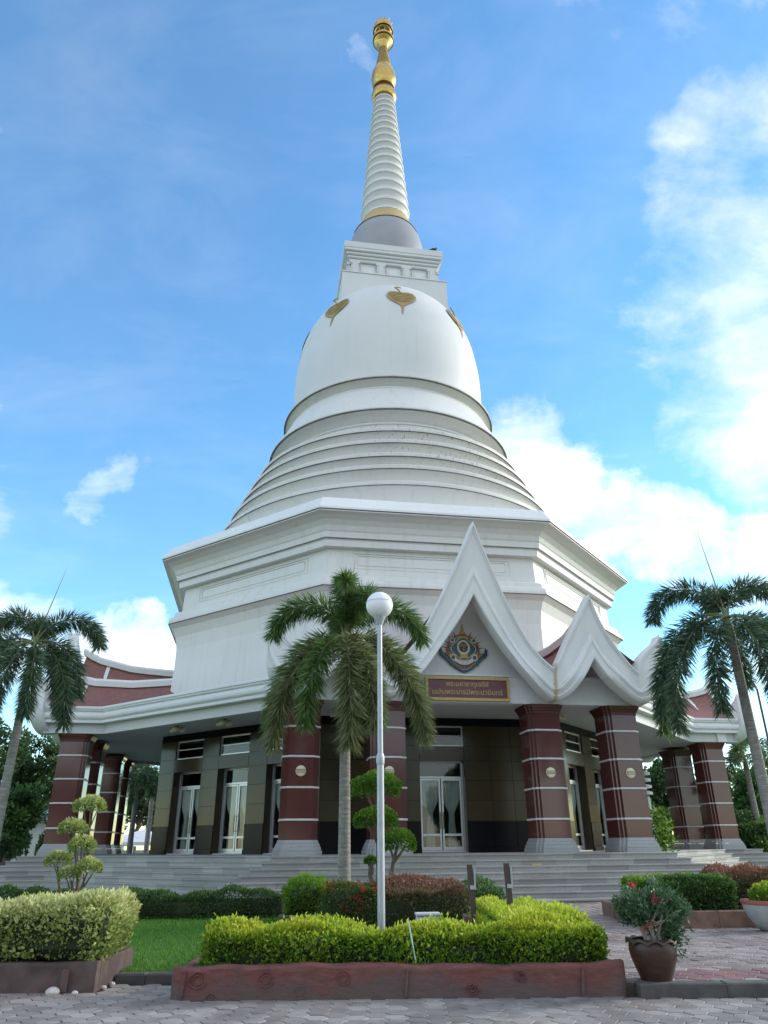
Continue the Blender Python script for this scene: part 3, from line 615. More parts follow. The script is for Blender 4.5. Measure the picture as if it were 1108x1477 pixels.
for j in range(-3, 5):
    wm = MB(); t = .62; DX = [0.] if j == 0 else ALLD
    edges = [-HW + .001] + [e for d in DX for e in (d - OW, d + OW)] + [HW - .001]
    for k in range(0, len(edges), 2):
        x0, x1 = edges[k], edges[k + 1]
        # butt the corner piers on the mitre
        i0 = t * math.tan(R(22.5)) if k == 0 else 0; i1 = t * math.tan(R(22.5)) if k == len(edges) - 2 else 0
        wm.loft([[(x0, -AP), (x1, -AP), (x1 - i1, -AP + t), (x0 + i0, -AP + t)]] * 2, [FLOOR, 6.30])
    for d in DX:
        wm.box(d - OW + .001, d + OW - .001, -AP + .001, -AP + t, OPT, 5.21); wm.box(d - OW + .001, d + OW - .001, -AP + .001, -AP + t, 5.99, 6.299)
    wall = wm.build('granite_wall', 'brown_granite', chedi); wall.rotation_euler.z = R(45 * j)
    if abs(j) > 2: 
        bl = MB(); [bl.box(d - OW, d + OW, -AP + .2, -AP + .3, FLOOR, 6.29) for d in DX]; o = bl.build('blind_panel', 'black_shade_granite', chedi); o.rotation_euler.z = R(45 * j); continue
    piers = [(-HW + .01, ALLD[0] - OW), (ALLD[0] + OW, -OW), (OW, ALLD[2] - OW), (ALLD[2] + OW, HW - .01)]
    if j == 0: piers += [(d - OW, d) for d in (ALLD[0], ALLD[2])] + [(d, d + OW) for d in (ALLD[0], ALLD[2])]
    rows = [(2.46, 3.20), (3.20, 3.93), (3.93, OPT)]
    for x0, x1 in piers:
        panel(wall, x0, x1, FLOOR + .004, 1.55, 'black_shade_granite', .05); panel(wall, x0, x1, 1.55, 2.46, 'black_shade_granite', .02)
        for z0, z1 in rows: panel(wall, x0, x1, z0, z1, 'brown_granite')
        panel(wall, x0, x1, OPT, 5.21, 'brown_granite'); panel(wall, x0, x1, 5.21, 5.99, 'brown_granite'); panel(wall, x0, x1, 5.99, 6.295, 'black_shade_granite')  # black top row stands for the shade below the ceiling
    for d in DX:
        panel(wall, d - OW, d + OW, OPT, 5.21, 'brown_granite'); panel(wall, d - OW, d + OW, 5.99, 6.295, 'black_shade_granite')  # top row over the openings blackened for the same ceiling shade
    def face(ob, d, yy):
        a = R(45 * j); ob.rotation_euler.z = a; ob.location = (d * math.cos(a) - yy * math.sin(a), d * math.sin(a) + yy * math.cos(a), 0)
    for d in DX:
        dr = bpy.data.objects.new('door', DM[0]); link(dr, chedi); face(dr, d, -AP + .42)
        inst('door_leaf', DM[1], dr); inst('glass', DM[2], dr); inst('handle', DM[3], dr); inst('curtain', DM[4], dr)
        wd = bpy.data.objects.new('window', WM[0]); link(wd, chedi); face(wd, d, -AP + .10)
        inst('pane', WM[1], wd); inst('glazing_bar', WM[2], wd)
        st = MB(); st.box(-OW + .001, OW - .001, -AP + .02, -AP + .62, FLOOR + .001, FLOOR + .04); s_ = st.build('door_sill', 'pale_granite', chedi); face(s_, d, 0)
m = MB(); m.lathe([(10.6, FLOOR + .001), (10.6, 6.28)], 8, R(22.5), cap=True); m.build('inner_core', 'interior', chedi)

# ---- columns
def cross(h, c, w): 
    q = [(w, -h), (w, -c), (c, -c), (c, -w), (h, -w)]; o = []
    for k in range(4):
        for x, y in q:
            for _ in range(k): x, y = -y, x
            o.append((x, y))
    return o
def shaft_seg(z0, z1):
    m = MB(); a = cross(.61, .52, .42); b = cross(.602, .512, .412); m.loft([b, a, a, b], [z0, z0 + .008, z1 - .008, z1]); return m.mesh('granite_panel', 'red_granite')
zb4 = [2.40, 3.37, 4.33, 5.29]; cut = [1.81] + zb4 + [5.86]
SEG = [shaft_seg(cut[i] + (.035 if i else 0), cut[i + 1] - (.035 if i < 4 else 0)) for i in range(5)]
m = MB(); m.loft([cross(.616, .526, .426), cross(.632, .54, .442), cross(.632, .54, .442), cross(.616, .526, .426)], [-.034, -.02, .02, .034]); BAND = m.mesh('band', 'steel_band')
m = MB()
for h0, h1, z0, z1 in ((.76, .76, FLOOR + .001, FLOOR + .14), (.735, .715, FLOOR + .145, FLOOR + .25), (.70, .67, FLOOR + .255, FLOOR + .35), (.655, .62, FLOOR + .355, 1.81)):
    m.loft([cross(h0, h0 - .09, h0 - .19), cross(h1, h1 - .09, h1 - .19)], [z0, z1])
BASE = m.mesh('column_base', 'pale_granite')
m = MB()
for h0, h1, z0, z1 in ((.62, .635, 5.862, 5.95), (.65, .68, 5.955, 6.05), (.70, .73, 6.055, 6.17)):
    m.loft([cross(h0, h0 - .09, h0 - .19), cross(h1, h1 - .09, h1 - .19)], [z0, z1])
CAP = m.mesh('capital', 'red_granite')
m = MB(); m.cur = 0
ring = lambda r, y: [(r * math.cos(2 * math.pi * i / 24), y, r * math.sin(2 * math.pi * i / 24)) for i in range(24)]
lps = [ring(.17, 0), ring(.17, -.03), ring(.155, -.05), ring(.10, -.062)]
m.add([p for l in lps for p in l], [(k * 24 + i, k * 24 + (i + 1) % 24, (k + 1) * 24 + (i + 1) % 24, (k + 1) * 24 + i) for k in range(3) for i in range(24)] + [tuple(72 + i for i in range(24))])
m.cur = 1
for z in (-.045, .0, .045): m.box(-.15, .15, -.068, -.05, z - .009, z + .009)
LAMP = m.mesh('round_lamp', ['lamp_cream', 'dark_bar'])
for k in range(4):
    for u in (-5.75, -2.82, 2.82, 5.75):
        c = bpy.data.objects.new('column', None); c.empty_display_size = .2; link(c, chedi); a = R(90 * k); v = 15.09
        c.location = (u * math.cos(a) + v * math.sin(a), u * math.sin(a) - v * math.cos(a), 0); c.rotation_euler.z = a
        inst('column_base', BASE, c); inst('capital', CAP, c)
        for s_ in SEG: inst('granite_panel', s_, c)
        for z in zb4: inst('band', BAND, c, (0, 0, z))
        inst('round_lamp', LAMP, c, (0, -.612, 3.87))

# ---- porch roofs
def lean(z):
    if z < 6.9: return 16.58 + .36 * min(1, max(0, (z - 6.15) / .75)) ** .7
    return 16.94 + max(0, z - 8) * .19
OUT = [(0, 12.28), (.5, 11.06), (1.1, 9.70), (1.7, 8.55), (2.2, 7.82), (2.6, 7.40), (2.82, 7.22), (3.02, 7.50), (3.42, 8.22), (3.85, 9.03), (4.29, 9.85), (4.72, 8.87), (5.25, 8.03), (5.72, 7.38), (5.95, 7.15), (6.00, 7.42), (6.16, 7.72), (6.48, 8.02), (6.78, 8.25), (6.93, 8.50)]
INN = [(0, 9.63), (.5, 8.78), (1.1, 7.93), (1.75, 7.05), (2.3, 6.50), (2.65, 6.24), (2.92, 6.15), (3.2, 6.22), (3.55, 6.48), (3.95, 6.95), (4.36, 7.57), (4.8, 6.92), (5.3, 6.52), (5.8, 6.22), (6.1, 6.15), (6.5, 6.24), (6.8, 6.47), (7.0, 6.82), (7.08, 7.35), (7.02, 8.38)]
co = catmull(OUT, 4, (6, 10, 14)); ci = catmull(INN, 4, (10,))
lanes = [(0, -.04), (.02, .05), (.075, .05), (.09, .0), (.14, .0), (.155, -.035), (.58, -.035), (.60, .0), (.66, .02), (.68, .05), (.74, .05), (.76, .02), (.86, .02), (.88, .06), (.97, .06), (1.0, .02)]
def board_half(s):
    rows = []
    for o, i in zip(co, ci):
        rows.append([])
        for t, off in lanes:
            p = o + (i - o) * t; rows[-1].append((s * p[0], -(lean(p[1]) + off), p[1]))
    n = len(rows); bk = []
    th = .50
    for o, i in zip(co, ci): bk.append([(s * i[0], -(lean(i[1]) - th), i[1]), (s * o[0], -(lean(o[1]) - th), o[1])])
    full = [a + b + [a[0]] for a, b in zip(rows, bk)]
    return full
m = MB()
for s in (1, -1):
    g = board_half(s)
    if s < 0: g = [list(reversed(r)) for r in g]
    m.grid(g); e = g[-1][:-1]; m.add(e, [tuple(range(len(e)))])
BOARD = m.mesh('bargeboard', 'board_white', 40)
# roof surface: W-shaped section swept from the drum to the gables
vs_ = [10.6, 11.6, 12.4, 13.3, 14.2, 15.0, 15.8, 16.4, 16.62]
rid0 = np.interp(vs_, [10.6, 12.1, 14.06, 16.1, 17.5], [10.35, 10.40, 10.55, 11.05, 12.0]); rid1 = np.interp(vs_, [10.6, 11.57, 13.24, 15.0, 16.3, 17.0], [9.25, 9.08, 8.93, 8.98, 9.25, 9.6])
def section(i):
    z0, z1 = rid0[i] - .3, rid1[i] - .3; pts = []
    def sw(u0, za, u1, zb_, sag, n=6):
        for k in range(n): t = k / n; pts.append((u0 + (u1 - u0) * t, za + (zb_ - za) * t - sag * math.sin(math.pi * t)))
    sw(0, z0, 2.86, 7.30, .16); sw(2.86, 7.30, 4.3, z1, .10); sw(4.3, z1, 6.62, 7.20, .12); pts.append((6.62, 7.20)); return pts
def roofmesh():
    mm = MB()
    for s in (1, -1):
        rows = [[(s * u, -v, z) for u, z in section(i)] for i, v in enumerate(vs_)]
        if s > 0: rows = [list(reversed(r)) for r in rows]
        mm.grid(rows)
    return mm.mesh('roof_slope', 'red_tile', 50)
ROOF = roofmesh()
def ridgemesh(u, rz, w=.20, h=.36):
    mm = MB(); rows = []
    for v, z in zip(vs_ + [16.75], list(rz) + [rz[-1] + .05]):
        rows.append([(u - w, -v, z - h), (u - w - .05, -v, z - .12), (u - w * .6, -v, z), (u + w * .6, -v, z), (u + w + .05, -v, z - .12), (u + w, -v, z - h), (u - w, -v, z - h)])
    mm.grid([list(reversed(r)) for r in rows]); return mm.mesh('ridge', 'white_trim', 30)
RID = [ridgemesh(0, rid0), ridgemesh(4.3, rid1), ridgemesh(-4.3, rid1)]
i_ = 6
tymp = [(u, z - .06) for u, z in section(i_)]; tp = [(-u, z) for u, z in reversed(tymp)] + tymp[1:]
m = MB(); m.plate([(-6.5, 6.72), *[p for p in tp if p[1] > 6.72], (6.5, 6.72)][::1], -15.48, -15.30); TYMP = m.mesh('tympanum', 'white_trim')
m = MB(); m.box(-6.6, 6.6, -15.74, -15.28, 6.175, 7.10); m.box(-6.6, 6.6, -15.80, -15.30, 7.102, 7.16); FASC = m.mesh('fascia', 'white_trim')
for k in range(4):
    a = R(90 * k)
    for nm, me in (('bargeboard', BOARD), ('roof_slope', ROOF), ('ridge', RID[0]), ('ridge', RID[1]), ('ridge', RID[2]), ('tympanum', TYMP), ('fascia', FASC)):
        o = inst(nm, me, chedi); o.rotation_euler.z = a
# eaves between the porch fronts (side, diagonal, side), one sweep per quadrant
def off_path(o):
    A = 6.8 + o; e = 14.0 + 6.8 + o * math.sqrt(2)
    return [(A, -16.40), (A, -(e - A)), (e - A, -A), (16.40, -A)]
def sweep(prof, name, mat):
    mm = MB(); P = [[(x, y, z) for x, y in off_path(o)] for o, z in prof]; P.append(P[0])
    mm.grid(P); n = len(prof)
    mm.add([P[i][0] for i in range(n)], [tuple(range(n))]); mm.add([P[i][3] for i in range(n)], [tuple(range(n - 1, -1, -1))])
    return mm.mesh(name, mat)
EAVE = sweep([(-.6, 6.585), (-.01, 6.585), (.0, 6.60), (.0, 6.67), (-.05, 6.69), (-.05, 6.73), (.02, 6.75), (.06, 6.80), (.075, 6.88), (.06, 6.96), (.02, 7.0), (-.03, 7.01), (-.03, 7.06), (.03, 7.08), (.05, 7.10), (.05, 7.15), (.10, 7.17), (.10, 7.25), (.08, 7.27), (-.6, 7.30)], 'eave_moulding', 'white_trim')
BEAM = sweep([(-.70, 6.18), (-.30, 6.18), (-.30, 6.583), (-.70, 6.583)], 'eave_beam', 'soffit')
for k in range(4):
    for nm, me in (('eave_moulding', EAVE), ('eave_beam', BEAM)):
        o = inst(nm, me, chedi); o.rotation_euler.z = R(90 * k)
def ring16(o, front):
    q = []
    A = 6.8 + o; e = 20.8 + o * math.sqrt(2)
    base = [(-A, -front), (A, -front), (A, -(e - A)), (e - A, -A)]
    for k in range(4):
        for x, y in base:
            for _ in range(k): x, y = -y, x
            q.append((x, y))
    return q
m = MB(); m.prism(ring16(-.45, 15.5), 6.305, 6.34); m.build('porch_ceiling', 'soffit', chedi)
m = MB(); m.prism(ring16(-.55, 15.2), 7.0, 7.22); m.build('diagonal_roof', 'red_tile', chedi)

# ------------------------------------------------------------------ staircase round the platform, in granite slabs
stairs = empty('staircase', (X0, D0, 0), TH, label='wide grey granite steps running round the stupa porches', cat='stairs')
WQ, VS, SQ = 6.6, 16.55, 21.2
def plat(o):
    A = WQ + o; e = SQ + o * math.sqrt(2); f = VS + o; q = []
    base = [(-A, -f), (A, -f), (A, -(e - A)), (e - A, -A)]
    for k in range(4):
        for x, y in base:
            for _ in range(k): x, y = -y, x
            q.append((x, y))
    return q
m = MB(); m.prism(plat(-.42), 0, FLOOR); m.build('platform_floor', 'grey_granite', stairs)
RISE, TREAD = .165, .30
seen = {0: 11, 1: 2, 2: 9, 3: 2, 4: 8, 12: 8, 13: 2, 14: 9, 15: 2}
for s_ in range(8):
    z1 = FLOOR - s_ * RISE; z0 = z1 - RISE if s_ < 7 else .03; o1 = s_ * TREAD; o0 = o1 - .40; last = s_ == 7
    if last: o1 += .42
    outer, inner, face_ = plat(o1), plat(o0), plat(o1 - .045)
    st = bpy.data.objects.new('step', None); st.empty_display_size = .2; link(st, stairs)
    for e in range(16):
        A, B = Vector((*outer[e], 0)), Vector((*outer[(e + 1) % 16], 0)); C, Dd = Vector((*inner[e], 0)), Vector((*inner[(e + 1) % 16], 0))
        E_, F_ = Vector((*face_[e], 0)), Vector((*face_[(e + 1) % 16], 0))
        n = seen.get(e, 1); sh = rng.random() * .5
        cuts = [0.] + sorted([min(.98, max(.02, (i + (rng.random() - .5) * .25 + (.3 if s_ % 2 else 0)) / n)) for i in range(1, n)]) + [1.]
        for a, b in zip(cuts[:-1], cuts[1:]):
            g = .0025 / max((B - A).length, .1); a0 = a + (g if a > 0 else 0); b0 = b - (g if b < 1 else 0)
            dz = rng.normal(0, .0012)
            m = MB(); p = lambda X, Y, t: ((X + (Y - X) * t).x, (X + (Y - X) * t).y)
            tr = [p(A, B, a0), p(A, B, b0), p(C, Dd, b0), p(C, Dd, a0)]; fc = [p(E_, F_, a0), p(E_, F_, b0), p(C, Dd, b0), p(C, Dd, a0)]
            m.loft([fc, fc, tr, tr, fc], [z0, z1 - .040, z1 - .038, z1 - .006, z1 + dz]); m.build('slab', 'grey_granite', st)

# ------------------------------------------------------------------ name board and emblem
def text_mesh(body, size, mat, ext=.012):
    cu = bpy.data.curves.new('lettering', 'FONT'); cu.body = body; cu.size = size; cu.align_x = 'CENTER'; cu.extrude = ext; cu.offset = size * .006
    o = bpy.data.objects.new('tmp', cu); col.objects.link(o); dg = bpy.context.evaluated_depsgraph_get(); me = bpy.data.meshes.new_from_object(o.evaluated_get(dg)); bpy.data.objects.remove(o)
    me.materials.clear(); me.materials.append(MATS[mat]); return me
sign = empty('name_board', b2w(0, 15.75, 6.22), TH, label='maroon name board with gold frame and gold Thai lettering', cat='sign')
m = MB(); m.box(-1.48, 1.48, -.07, -.005, .02, .78); m.build('board', 'maroon', sign)
m = MB()
for a, b, c, d in ((-1.52, 1.52, .0, .09), (-1.52, 1.52, .73, .82), (-1.52, -1.43, .0902, .7298), (1.43, 1.52, .0902, .7298)):
    m.box(a, b, -.13, -.005, c, d)
m.build('frame', 'gold_paint', sign)
def fit_text(body, wid, z, parent, y=-.074):
    me = text_mesh(body, 1., 'gold_paint', .01); xs = [v.co.x for v in me.vertices]; w = max(xs) - min(xs); k = wid / w
    o = bpy.data.objects.new('lettering', me); link(o, parent); o.rotation_euler = (R(90), 0, 0); o.scale = (k, k, 1.); o.location = (-(max(xs) + min(xs)) / 2 * k, y, z); return o
fit_text('พระมหาธาตุเจดีย์', 1.55, .50, sign); fit_text('เฉลิมพระบารมีพระนวมินทร์', 2.55, .22, sign)
em = empty('emblem', b2w(.0, 15.48, 8.08), TH, label='round royal emblem with crown, rays and blue ribbon on the gable', cat='emblem')
def ell(rx, rz, n=40, cx=0, cz=0, lob=0, k=4): return [(cx + rx * (1 + lob * math.cos(k * a)) * math.cos(a), cz + rz * (1 + lob * math.cos(k * a)) * math.sin(a)) for a in [2 * math.pi * i / n for i in range(n)]]
def pl(name, poly, mat, y1, y0=0., parent=em):
    m = MB(); m.plate(poly, -y1, -y0); return m.build(name, mat, parent)
for i in range(40):
    a = R(-200 + 220 * i / 39 + 0); a = 2 * math.pi * i / 40; r0, r1 = .56, (.80 if i % 2 else .72)
    if math.sin(a) > .93: continue
    c, s_ = math.cos(a), math.sin(a); w = .030
    pl('ray', [(r0 * c + w * s_, r0 * s_ - w * c), (r1 * c, r1 * s_), (r0 * c - w * s_, r0 * s_ + w * c)], 'emblem_red' if i % 2 else 'emblem_gold', .03)
pl('backing', ell(.62, .60), 'emblem_red', .04); pl('backing_rim', ell(.55, .54), 'emblem_gold', .05)
pl('shield', ell(.50, .46, 64, 0, .05, .10), 'emblem_teal', .065, .02); pl('shield_border', ell(.44, .40, 64, 0, .05, .10), 'emblem_white', .072, .03); pl('shield_field', ell(.41, .37, 64, 0, .05, .10), 'emblem_teal', .080, .03)
for sx in (-1, 1):
    for sz, kk in ((.36, .10), (-.27, .12)): 
        pl('scroll', ell(kk, kk, 20, sx * .40, sz), 'emblem_white', .085, .03); pl('scroll_eye', ell(kk * .6, kk * .6, 16, sx * .40, sz), 'emblem_teal', .09, .03)
pl('medallion', ell(.24, .27, 40, 0, .10), 'emblem_white', .095, .03); pl('medallion_field', ell(.17, .19, 32, 0, .11), 'emblem_dark', .10, .03)
for t_, z_ in (('ภป', .12), ('ร', -.02)):
    me = text_mesh(t_, .19, 'emblem_gold', .008); o = bpy.data.objects.new('cipher', me); link(o, em); o.rotation_euler = (R(90), 0, 0); o.location = (0, -.106, z_ + .0)
pl('pedestal', [(-.18, -.16), (.18, -.16), (.12, -.22), (.24, -.30), (-.24, -.30), (-.12, -.22)], 'emblem_gold', .10, .03)
pl('crescent', [(.52 * math.cos(a), -.02 + .52 * math.sin(a)) for a in np.linspace(R(200), R(340), 20)] + [(.44 * math.cos(a), .04 + .44 * math.sin(a)) for a in np.linspace(R(340), R(200), 20)], 'emblem_white', .088, .03)
for z0, z1, w0, w1, c in ((.44, .52, .20, .17, 'emblem_gold'), (.525, .60, .15, .12, 'emblem_red'), (.605, .70, .11, .07, 'emblem_gold'), (.705, .98, .055, .006, 'emblem_gold')):
    pl('crown_tier', [(-w0, z0), (w0, z0), (w1, z1), (-w1, z1)], c, .09, .02)
def ribbon(z, th_, dx): 
    up, dn = [], []
    for t in np.linspace(-1, 1, 41):
        x = .88 * t; zz = -.50 - .22 * math.cos(t * math.pi) * (1 - .3 * abs(t)) + .30 * max(0, abs(t) - .55) ** 1.2 * 2.2
        up.append((x, zz + th_)); dn.append((x, zz - th_))
    return dn + up[::-1]
pl('ribbon', ribbon(0, .085, 0), 'emblem_blue', .11, .02); pl('ribbon_stripe', ribbon(0, .045, 0), 'emblem_teal', .118, .02); pl('ribbon_motto', [(x * .8, z) for x, z in ribbon(0, .012, 0)], 'emblem_gold', .124, .02)
for sx in (-1, 1): pl('ribbon_tail', [(sx * .80, -.28), (sx * .92, .06), (sx * .86, -.02), (sx * .84, .10), (sx * .72, -.22)], 'emblem_blue', .10, .02)

# ceiling lamps under the porch
def ceil_lamp(u, v, lab):
    p = b2w(u, v, 6.30); e = empty('ceiling_lamp', p, TH, label=lab, cat='lamp', group='lamps under the porch ceiling')
    m = MB(); m.lathe([(.12, -.03), (.14, 0)], 16); m.build('ceiling_plate', 'gold_dull', e)
    for i in range(3):
        a = R(120 * i + 20); m = MB(); m.tube([(0, 0, -.03), (.12 * math.cos(a), .12 * math.sin(a), -.10), (.22 * math.cos(a), .22 * math.sin(a), -.05)], .018, 6); m.build('arm', 'gold_dull', e)
        m = MB(); m.lathe([(.03, -.06), (.10, -.10), (.13, -.18), (.12, -.24), (.06, -.27)], 16, cx=.24 * math.cos(a), cy=.24 * math.sin(a)); m.build('lamp_shade', 'lamp_cream', e, 60)
for u, v, l_ in ((-10.6, 8.4, 'three-armed ceiling lamp before the first door left of the palm'), (-8.6, 10.4, 'three-armed ceiling lamp before the middle door left of the palm'), (-6.6, 12.4, 'three-armed ceiling lamp beside the column left of the palm'), (4.3, 13.2, 'three-armed ceiling lamp under the small gable by the name board'), (8.6, 10.4, 'three-armed ceiling lamp above the diagonal wall past the small gable'), (-4.3, 13.2, 'three-armed ceiling lamp behind the palm crown under the porch')): ceil_lamp(u, v, l_)

# two birds on the square top of the tower
for px, py, vv, zz in ((626, 362, 3.35, 39.48), (583, 383, 2.95, 38.24)):
    d = pixdir(px, py); P = None
    n = Vector((math.sin(TH), -math.cos(TH), 0)); t = (vv - (Vector((0, 0, EYE)) - Vector((X0, D0, 0))).dot(n)) / d.dot(n); P = Vector((0, 0, EYE)) + d * t
    e = empty('pigeon', (P.x, P.y, zz), TH, label='dark pigeon on the square cap below the bell' if zz > 39 else 'dark pigeon in the shaded frieze of the square top', cat='bird')
    m = MB(); m.sphere((0, 0, .14), .20, .11, .12); m.sphere((.17, 0, .28), .07, .07, .07, 10, 8); m.tube([(.12, 0, .18), (.17, 0, .27)], [.08, .06], 8); m.tube([(-.15, 0, .12), (-.36, 0, .06)], [.07, .03], 6); m.tube([(.23, 0, .28), (.28, 0, .27)], [.02, .004], 5); m.build('body', 'bird_dark', e, 60)
    m = MB(); [m.tube([(.02 * s, .04 * s, .05), (.02 * s, .04 * s, 0)], .012, 5) for s in (-1, 1)]; m.build('leg', 'bird_dark', e)

# ------------------------------------------------------------------ foliage
def unit(a): return a / np.maximum(np.linalg.norm(a, axis=1, keepdims=True), 1e-9)
def leaf_quads(P, Dv, L, Wd, fold=.25):
    """rhombic leaves: P base points, Dv directions, L lengths, Wd widths"""
    n = len(P); Dv = unit(Dv); r = unit(rng.normal(size=(n, 3))); S_ = unit(np.cross(Dv, r)); U = np.cross(S_, Dv)
    L = np.broadcast_to(L, n)[:, None]; Wd = np.broadcast_to(Wd, n)[:, None]
    mid = P + Dv * L * .45
    V = np.stack([P, mid + S_ * Wd / 2 + U * Wd * fold, P + Dv * L, mid - S_ * Wd / 2 + U * Wd * fold], 1).reshape(-1, 3)
    return V, np.arange(n * 4).reshape(-1, 4)
def lump(P, k=1.0, seed=0):
    q = np.zeros(len(P)); rr = np.random.default_rng(seed)
    for f in (2.3, 4.1, 7.7):
        w = rr.normal(size=3) * f; q += np.sin(P @ w + rr.random() * 6) / f * 1.6
    return q * k
def hedge(name, x0, x1, y0, y1, z0, z1, n, mat, leaf, label, cat='hedge', bump=.07, seed=0, grow=None, rot=0, top_bright=.25, group=None, gap=.06):
    """clipped hedge: leaves spread through the outer layer of a rounded, lumpy box"""
    c = np.array([(x0 + x1) / 2, (y0 + y1) / 2, (z0 + z1) / 2]); h = np.array([(x1 - x0) / 2, (y1 - y0) / 2, (z1 - z0) / 2])
    ob = empty(name, (c[0], c[1], z0), rot, label=label, cat=cat, group=group)
    ar = np.array([h[1] * h[2], h[1] * h[2], h[0] * h[2], h[0] * h[2], h[0] * h[1] * 1.3]); ar /= ar.sum()
    f = rng.choice(5, n, p=ar); P = rng.uniform(-1, 1, (n, 3)); N = np.zeros((n, 3))
    for k, (ax, s) in enumerate(((0, -1), (0, 1), (1, -1), (1, 1), (2, 1))):
        q = f == k; P[q, ax] = s; N[q, ax] = s
    E = np.abs(P); rad = .22                              # round the edges
    Pm = P * h; lim = h - np.minimum(rad, h * .6)
    core = np.clip(Pm, -lim, lim); core[:, 2] = np.clip(Pm[:, 2], -h[2], lim[2]); dv = Pm - core; ln = np.linalg.norm(dv, axis=1, keepdims=True)
    Pm = np.where(ln > 1e-6, core + dv / np.maximum(ln, 1e-6) * np.minimum(ln, np.minimum(rad, h.min() * .6)), Pm)
    N = unit(N + np.where(ln > 1e-6, dv / np.maximum(ln, 1e-6), 0))
    dep = rng.exponential(.05, n) - .03 - .05 * (rng.random(n) < .04)
    W_ = Pm + c
    Pm = Pm + N * (lump(W_, bump, seed)[:, None] - dep[:, None])
    if gap:                                              # thin places where the twigs show through
        keep = (lump(W_ * 1.6, 1., seed + 9) + rng.normal(0, .25, n) < 1.05 - gap) | (Pm[:, 2] > .45 * h[2]); Pm, N, W_, dep = Pm[keep], N[keep], W_[keep], dep[keep]; n = len(Pm)
    Dv = N * .8 + rng.normal(0, .55, (n, 3)) + np.array([0, 0, .45])
    L = leaf * rng.uniform(.6, 1.35, n)
    V, F = leaf_quads(Pm + np.array([0, 0, h[2]]), Dv, L, L * .55)
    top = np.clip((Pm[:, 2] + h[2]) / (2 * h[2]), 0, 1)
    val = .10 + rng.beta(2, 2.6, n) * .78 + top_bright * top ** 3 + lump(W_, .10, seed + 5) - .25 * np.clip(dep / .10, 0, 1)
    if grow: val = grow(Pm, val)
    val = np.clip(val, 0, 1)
    link(bpy.data.objects.new('foliage', np_mesh('foliage', V, F, mat, np.repeat(val, 4))), ob)
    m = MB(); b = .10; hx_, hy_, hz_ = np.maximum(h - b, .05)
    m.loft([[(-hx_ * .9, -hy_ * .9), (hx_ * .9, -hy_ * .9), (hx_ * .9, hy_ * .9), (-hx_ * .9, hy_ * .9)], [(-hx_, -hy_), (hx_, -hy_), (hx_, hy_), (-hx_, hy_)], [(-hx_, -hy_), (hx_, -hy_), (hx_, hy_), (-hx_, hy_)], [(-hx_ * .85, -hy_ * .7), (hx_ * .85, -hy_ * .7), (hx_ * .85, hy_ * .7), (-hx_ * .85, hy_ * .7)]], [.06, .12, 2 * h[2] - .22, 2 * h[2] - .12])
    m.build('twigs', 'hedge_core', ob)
    k = max(3, int((x1 - x0) / .22)); st = MB()
    for i in range(k):
        xx = -h[0] + .1 + (2 * h[0] - .2) * (i + rng.random() * .6) / k; yy = rng.uniform(-.6, .3) * h[1]
        st.tube([(xx, yy, -.02), (xx + rng.normal(0, .03), yy + rng.normal(0, .03), .14), (xx + rng.normal(0, .06), yy, .3)], [.012, .010, .006], 5)
    st.build('stems', 'twig', ob); return ob
def ball(P0, rx, rz, n, leaf, mat, parent, seed, bright=.3):
    d = unit(rng.normal(size=(n, 3))); d[:, 2] = np.where(d[:, 2] < -.35, -d[:, 2] * .5, d[:, 2]); d = unit(d)
    rr = 1 - rng.exponential(.07, n); Pl = d * np.array([rx, rx, rz]) * rr[:, None] * (1 + lump(d * rx * 6 + seed, .12, seed))[:, None]
    Dv = d * .8 + rng.normal(0, .5, (n, 3)) + np.array([0, 0, .3]); L = leaf * rng.uniform(.6, 1.3, n)
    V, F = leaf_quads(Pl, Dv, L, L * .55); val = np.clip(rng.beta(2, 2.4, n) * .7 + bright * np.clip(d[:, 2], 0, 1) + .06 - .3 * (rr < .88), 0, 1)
    o = link(bpy.data.objects.new('leaf_pad', np_mesh('leaf_pad', V, F, mat, np.repeat(val, 4))), parent); o.location = P0; return o

# front bed: long painted planter with golden hedge
def log_wall(ob, x0, x1, y, h, mat, nx, seed=0, thick=.16, name='planter_wall', roundends=False):
    rows = []; nz = 12; rr = np.random.default_rng(seed); xs = np.linspace(x0, x1, nx)
    loop = [(0, z) for z in np.linspace(-.04, h - .03, nz)] + [(.03, h), (thick, h), (thick, .0)]
    for x in xs:
        r = []
        for dy, z in loop:
            q = np.array([[x * 1.3, dy, z * 2]]); d = float(lump(q, .012, seed)[0]); tp = float(lump(np.array([[x, 0, 0.]]), .02, seed + 3)[0])
            yy = y + dy + (d if dy < .02 else 0); zz = z + (tp if z > h - .05 else 0)
            if roundends:
                e = min((x - x0), (x1 - x)) ; 
                if e < .14: yy += .10 * (1 - e / .14) ** 2
            r.append((x, yy, zz))
        rows.append(r)
    m = MB(); m.grid(rows)
    for e in (rows[0], rows[-1]): m.add(e, [tuple(range(len(e)))])
    return m.build(name, mat, ob, 50)
bed = empty('planter', (0, 0, 0), label='long red-brown painted concrete planter with knotted log pattern', cat='planter')
log_wall(bed, -2.55, 2.80, 9.99, .335, 'planter_red', 120, 1, roundends=True)
for nm, xx in (('planter_side', -2.52), ('planter_side', 2.64)):
    m = MB(); m.bbox(xx, xx + .15, 10.155, 14.6, -.03, .30, .02); m.build(nm, 'planter_red', bed)
m = MB(); m.box(-2.36, 2.63, 10.16, 14.5, 0, .25); m.build('soil', 'soil', bed)
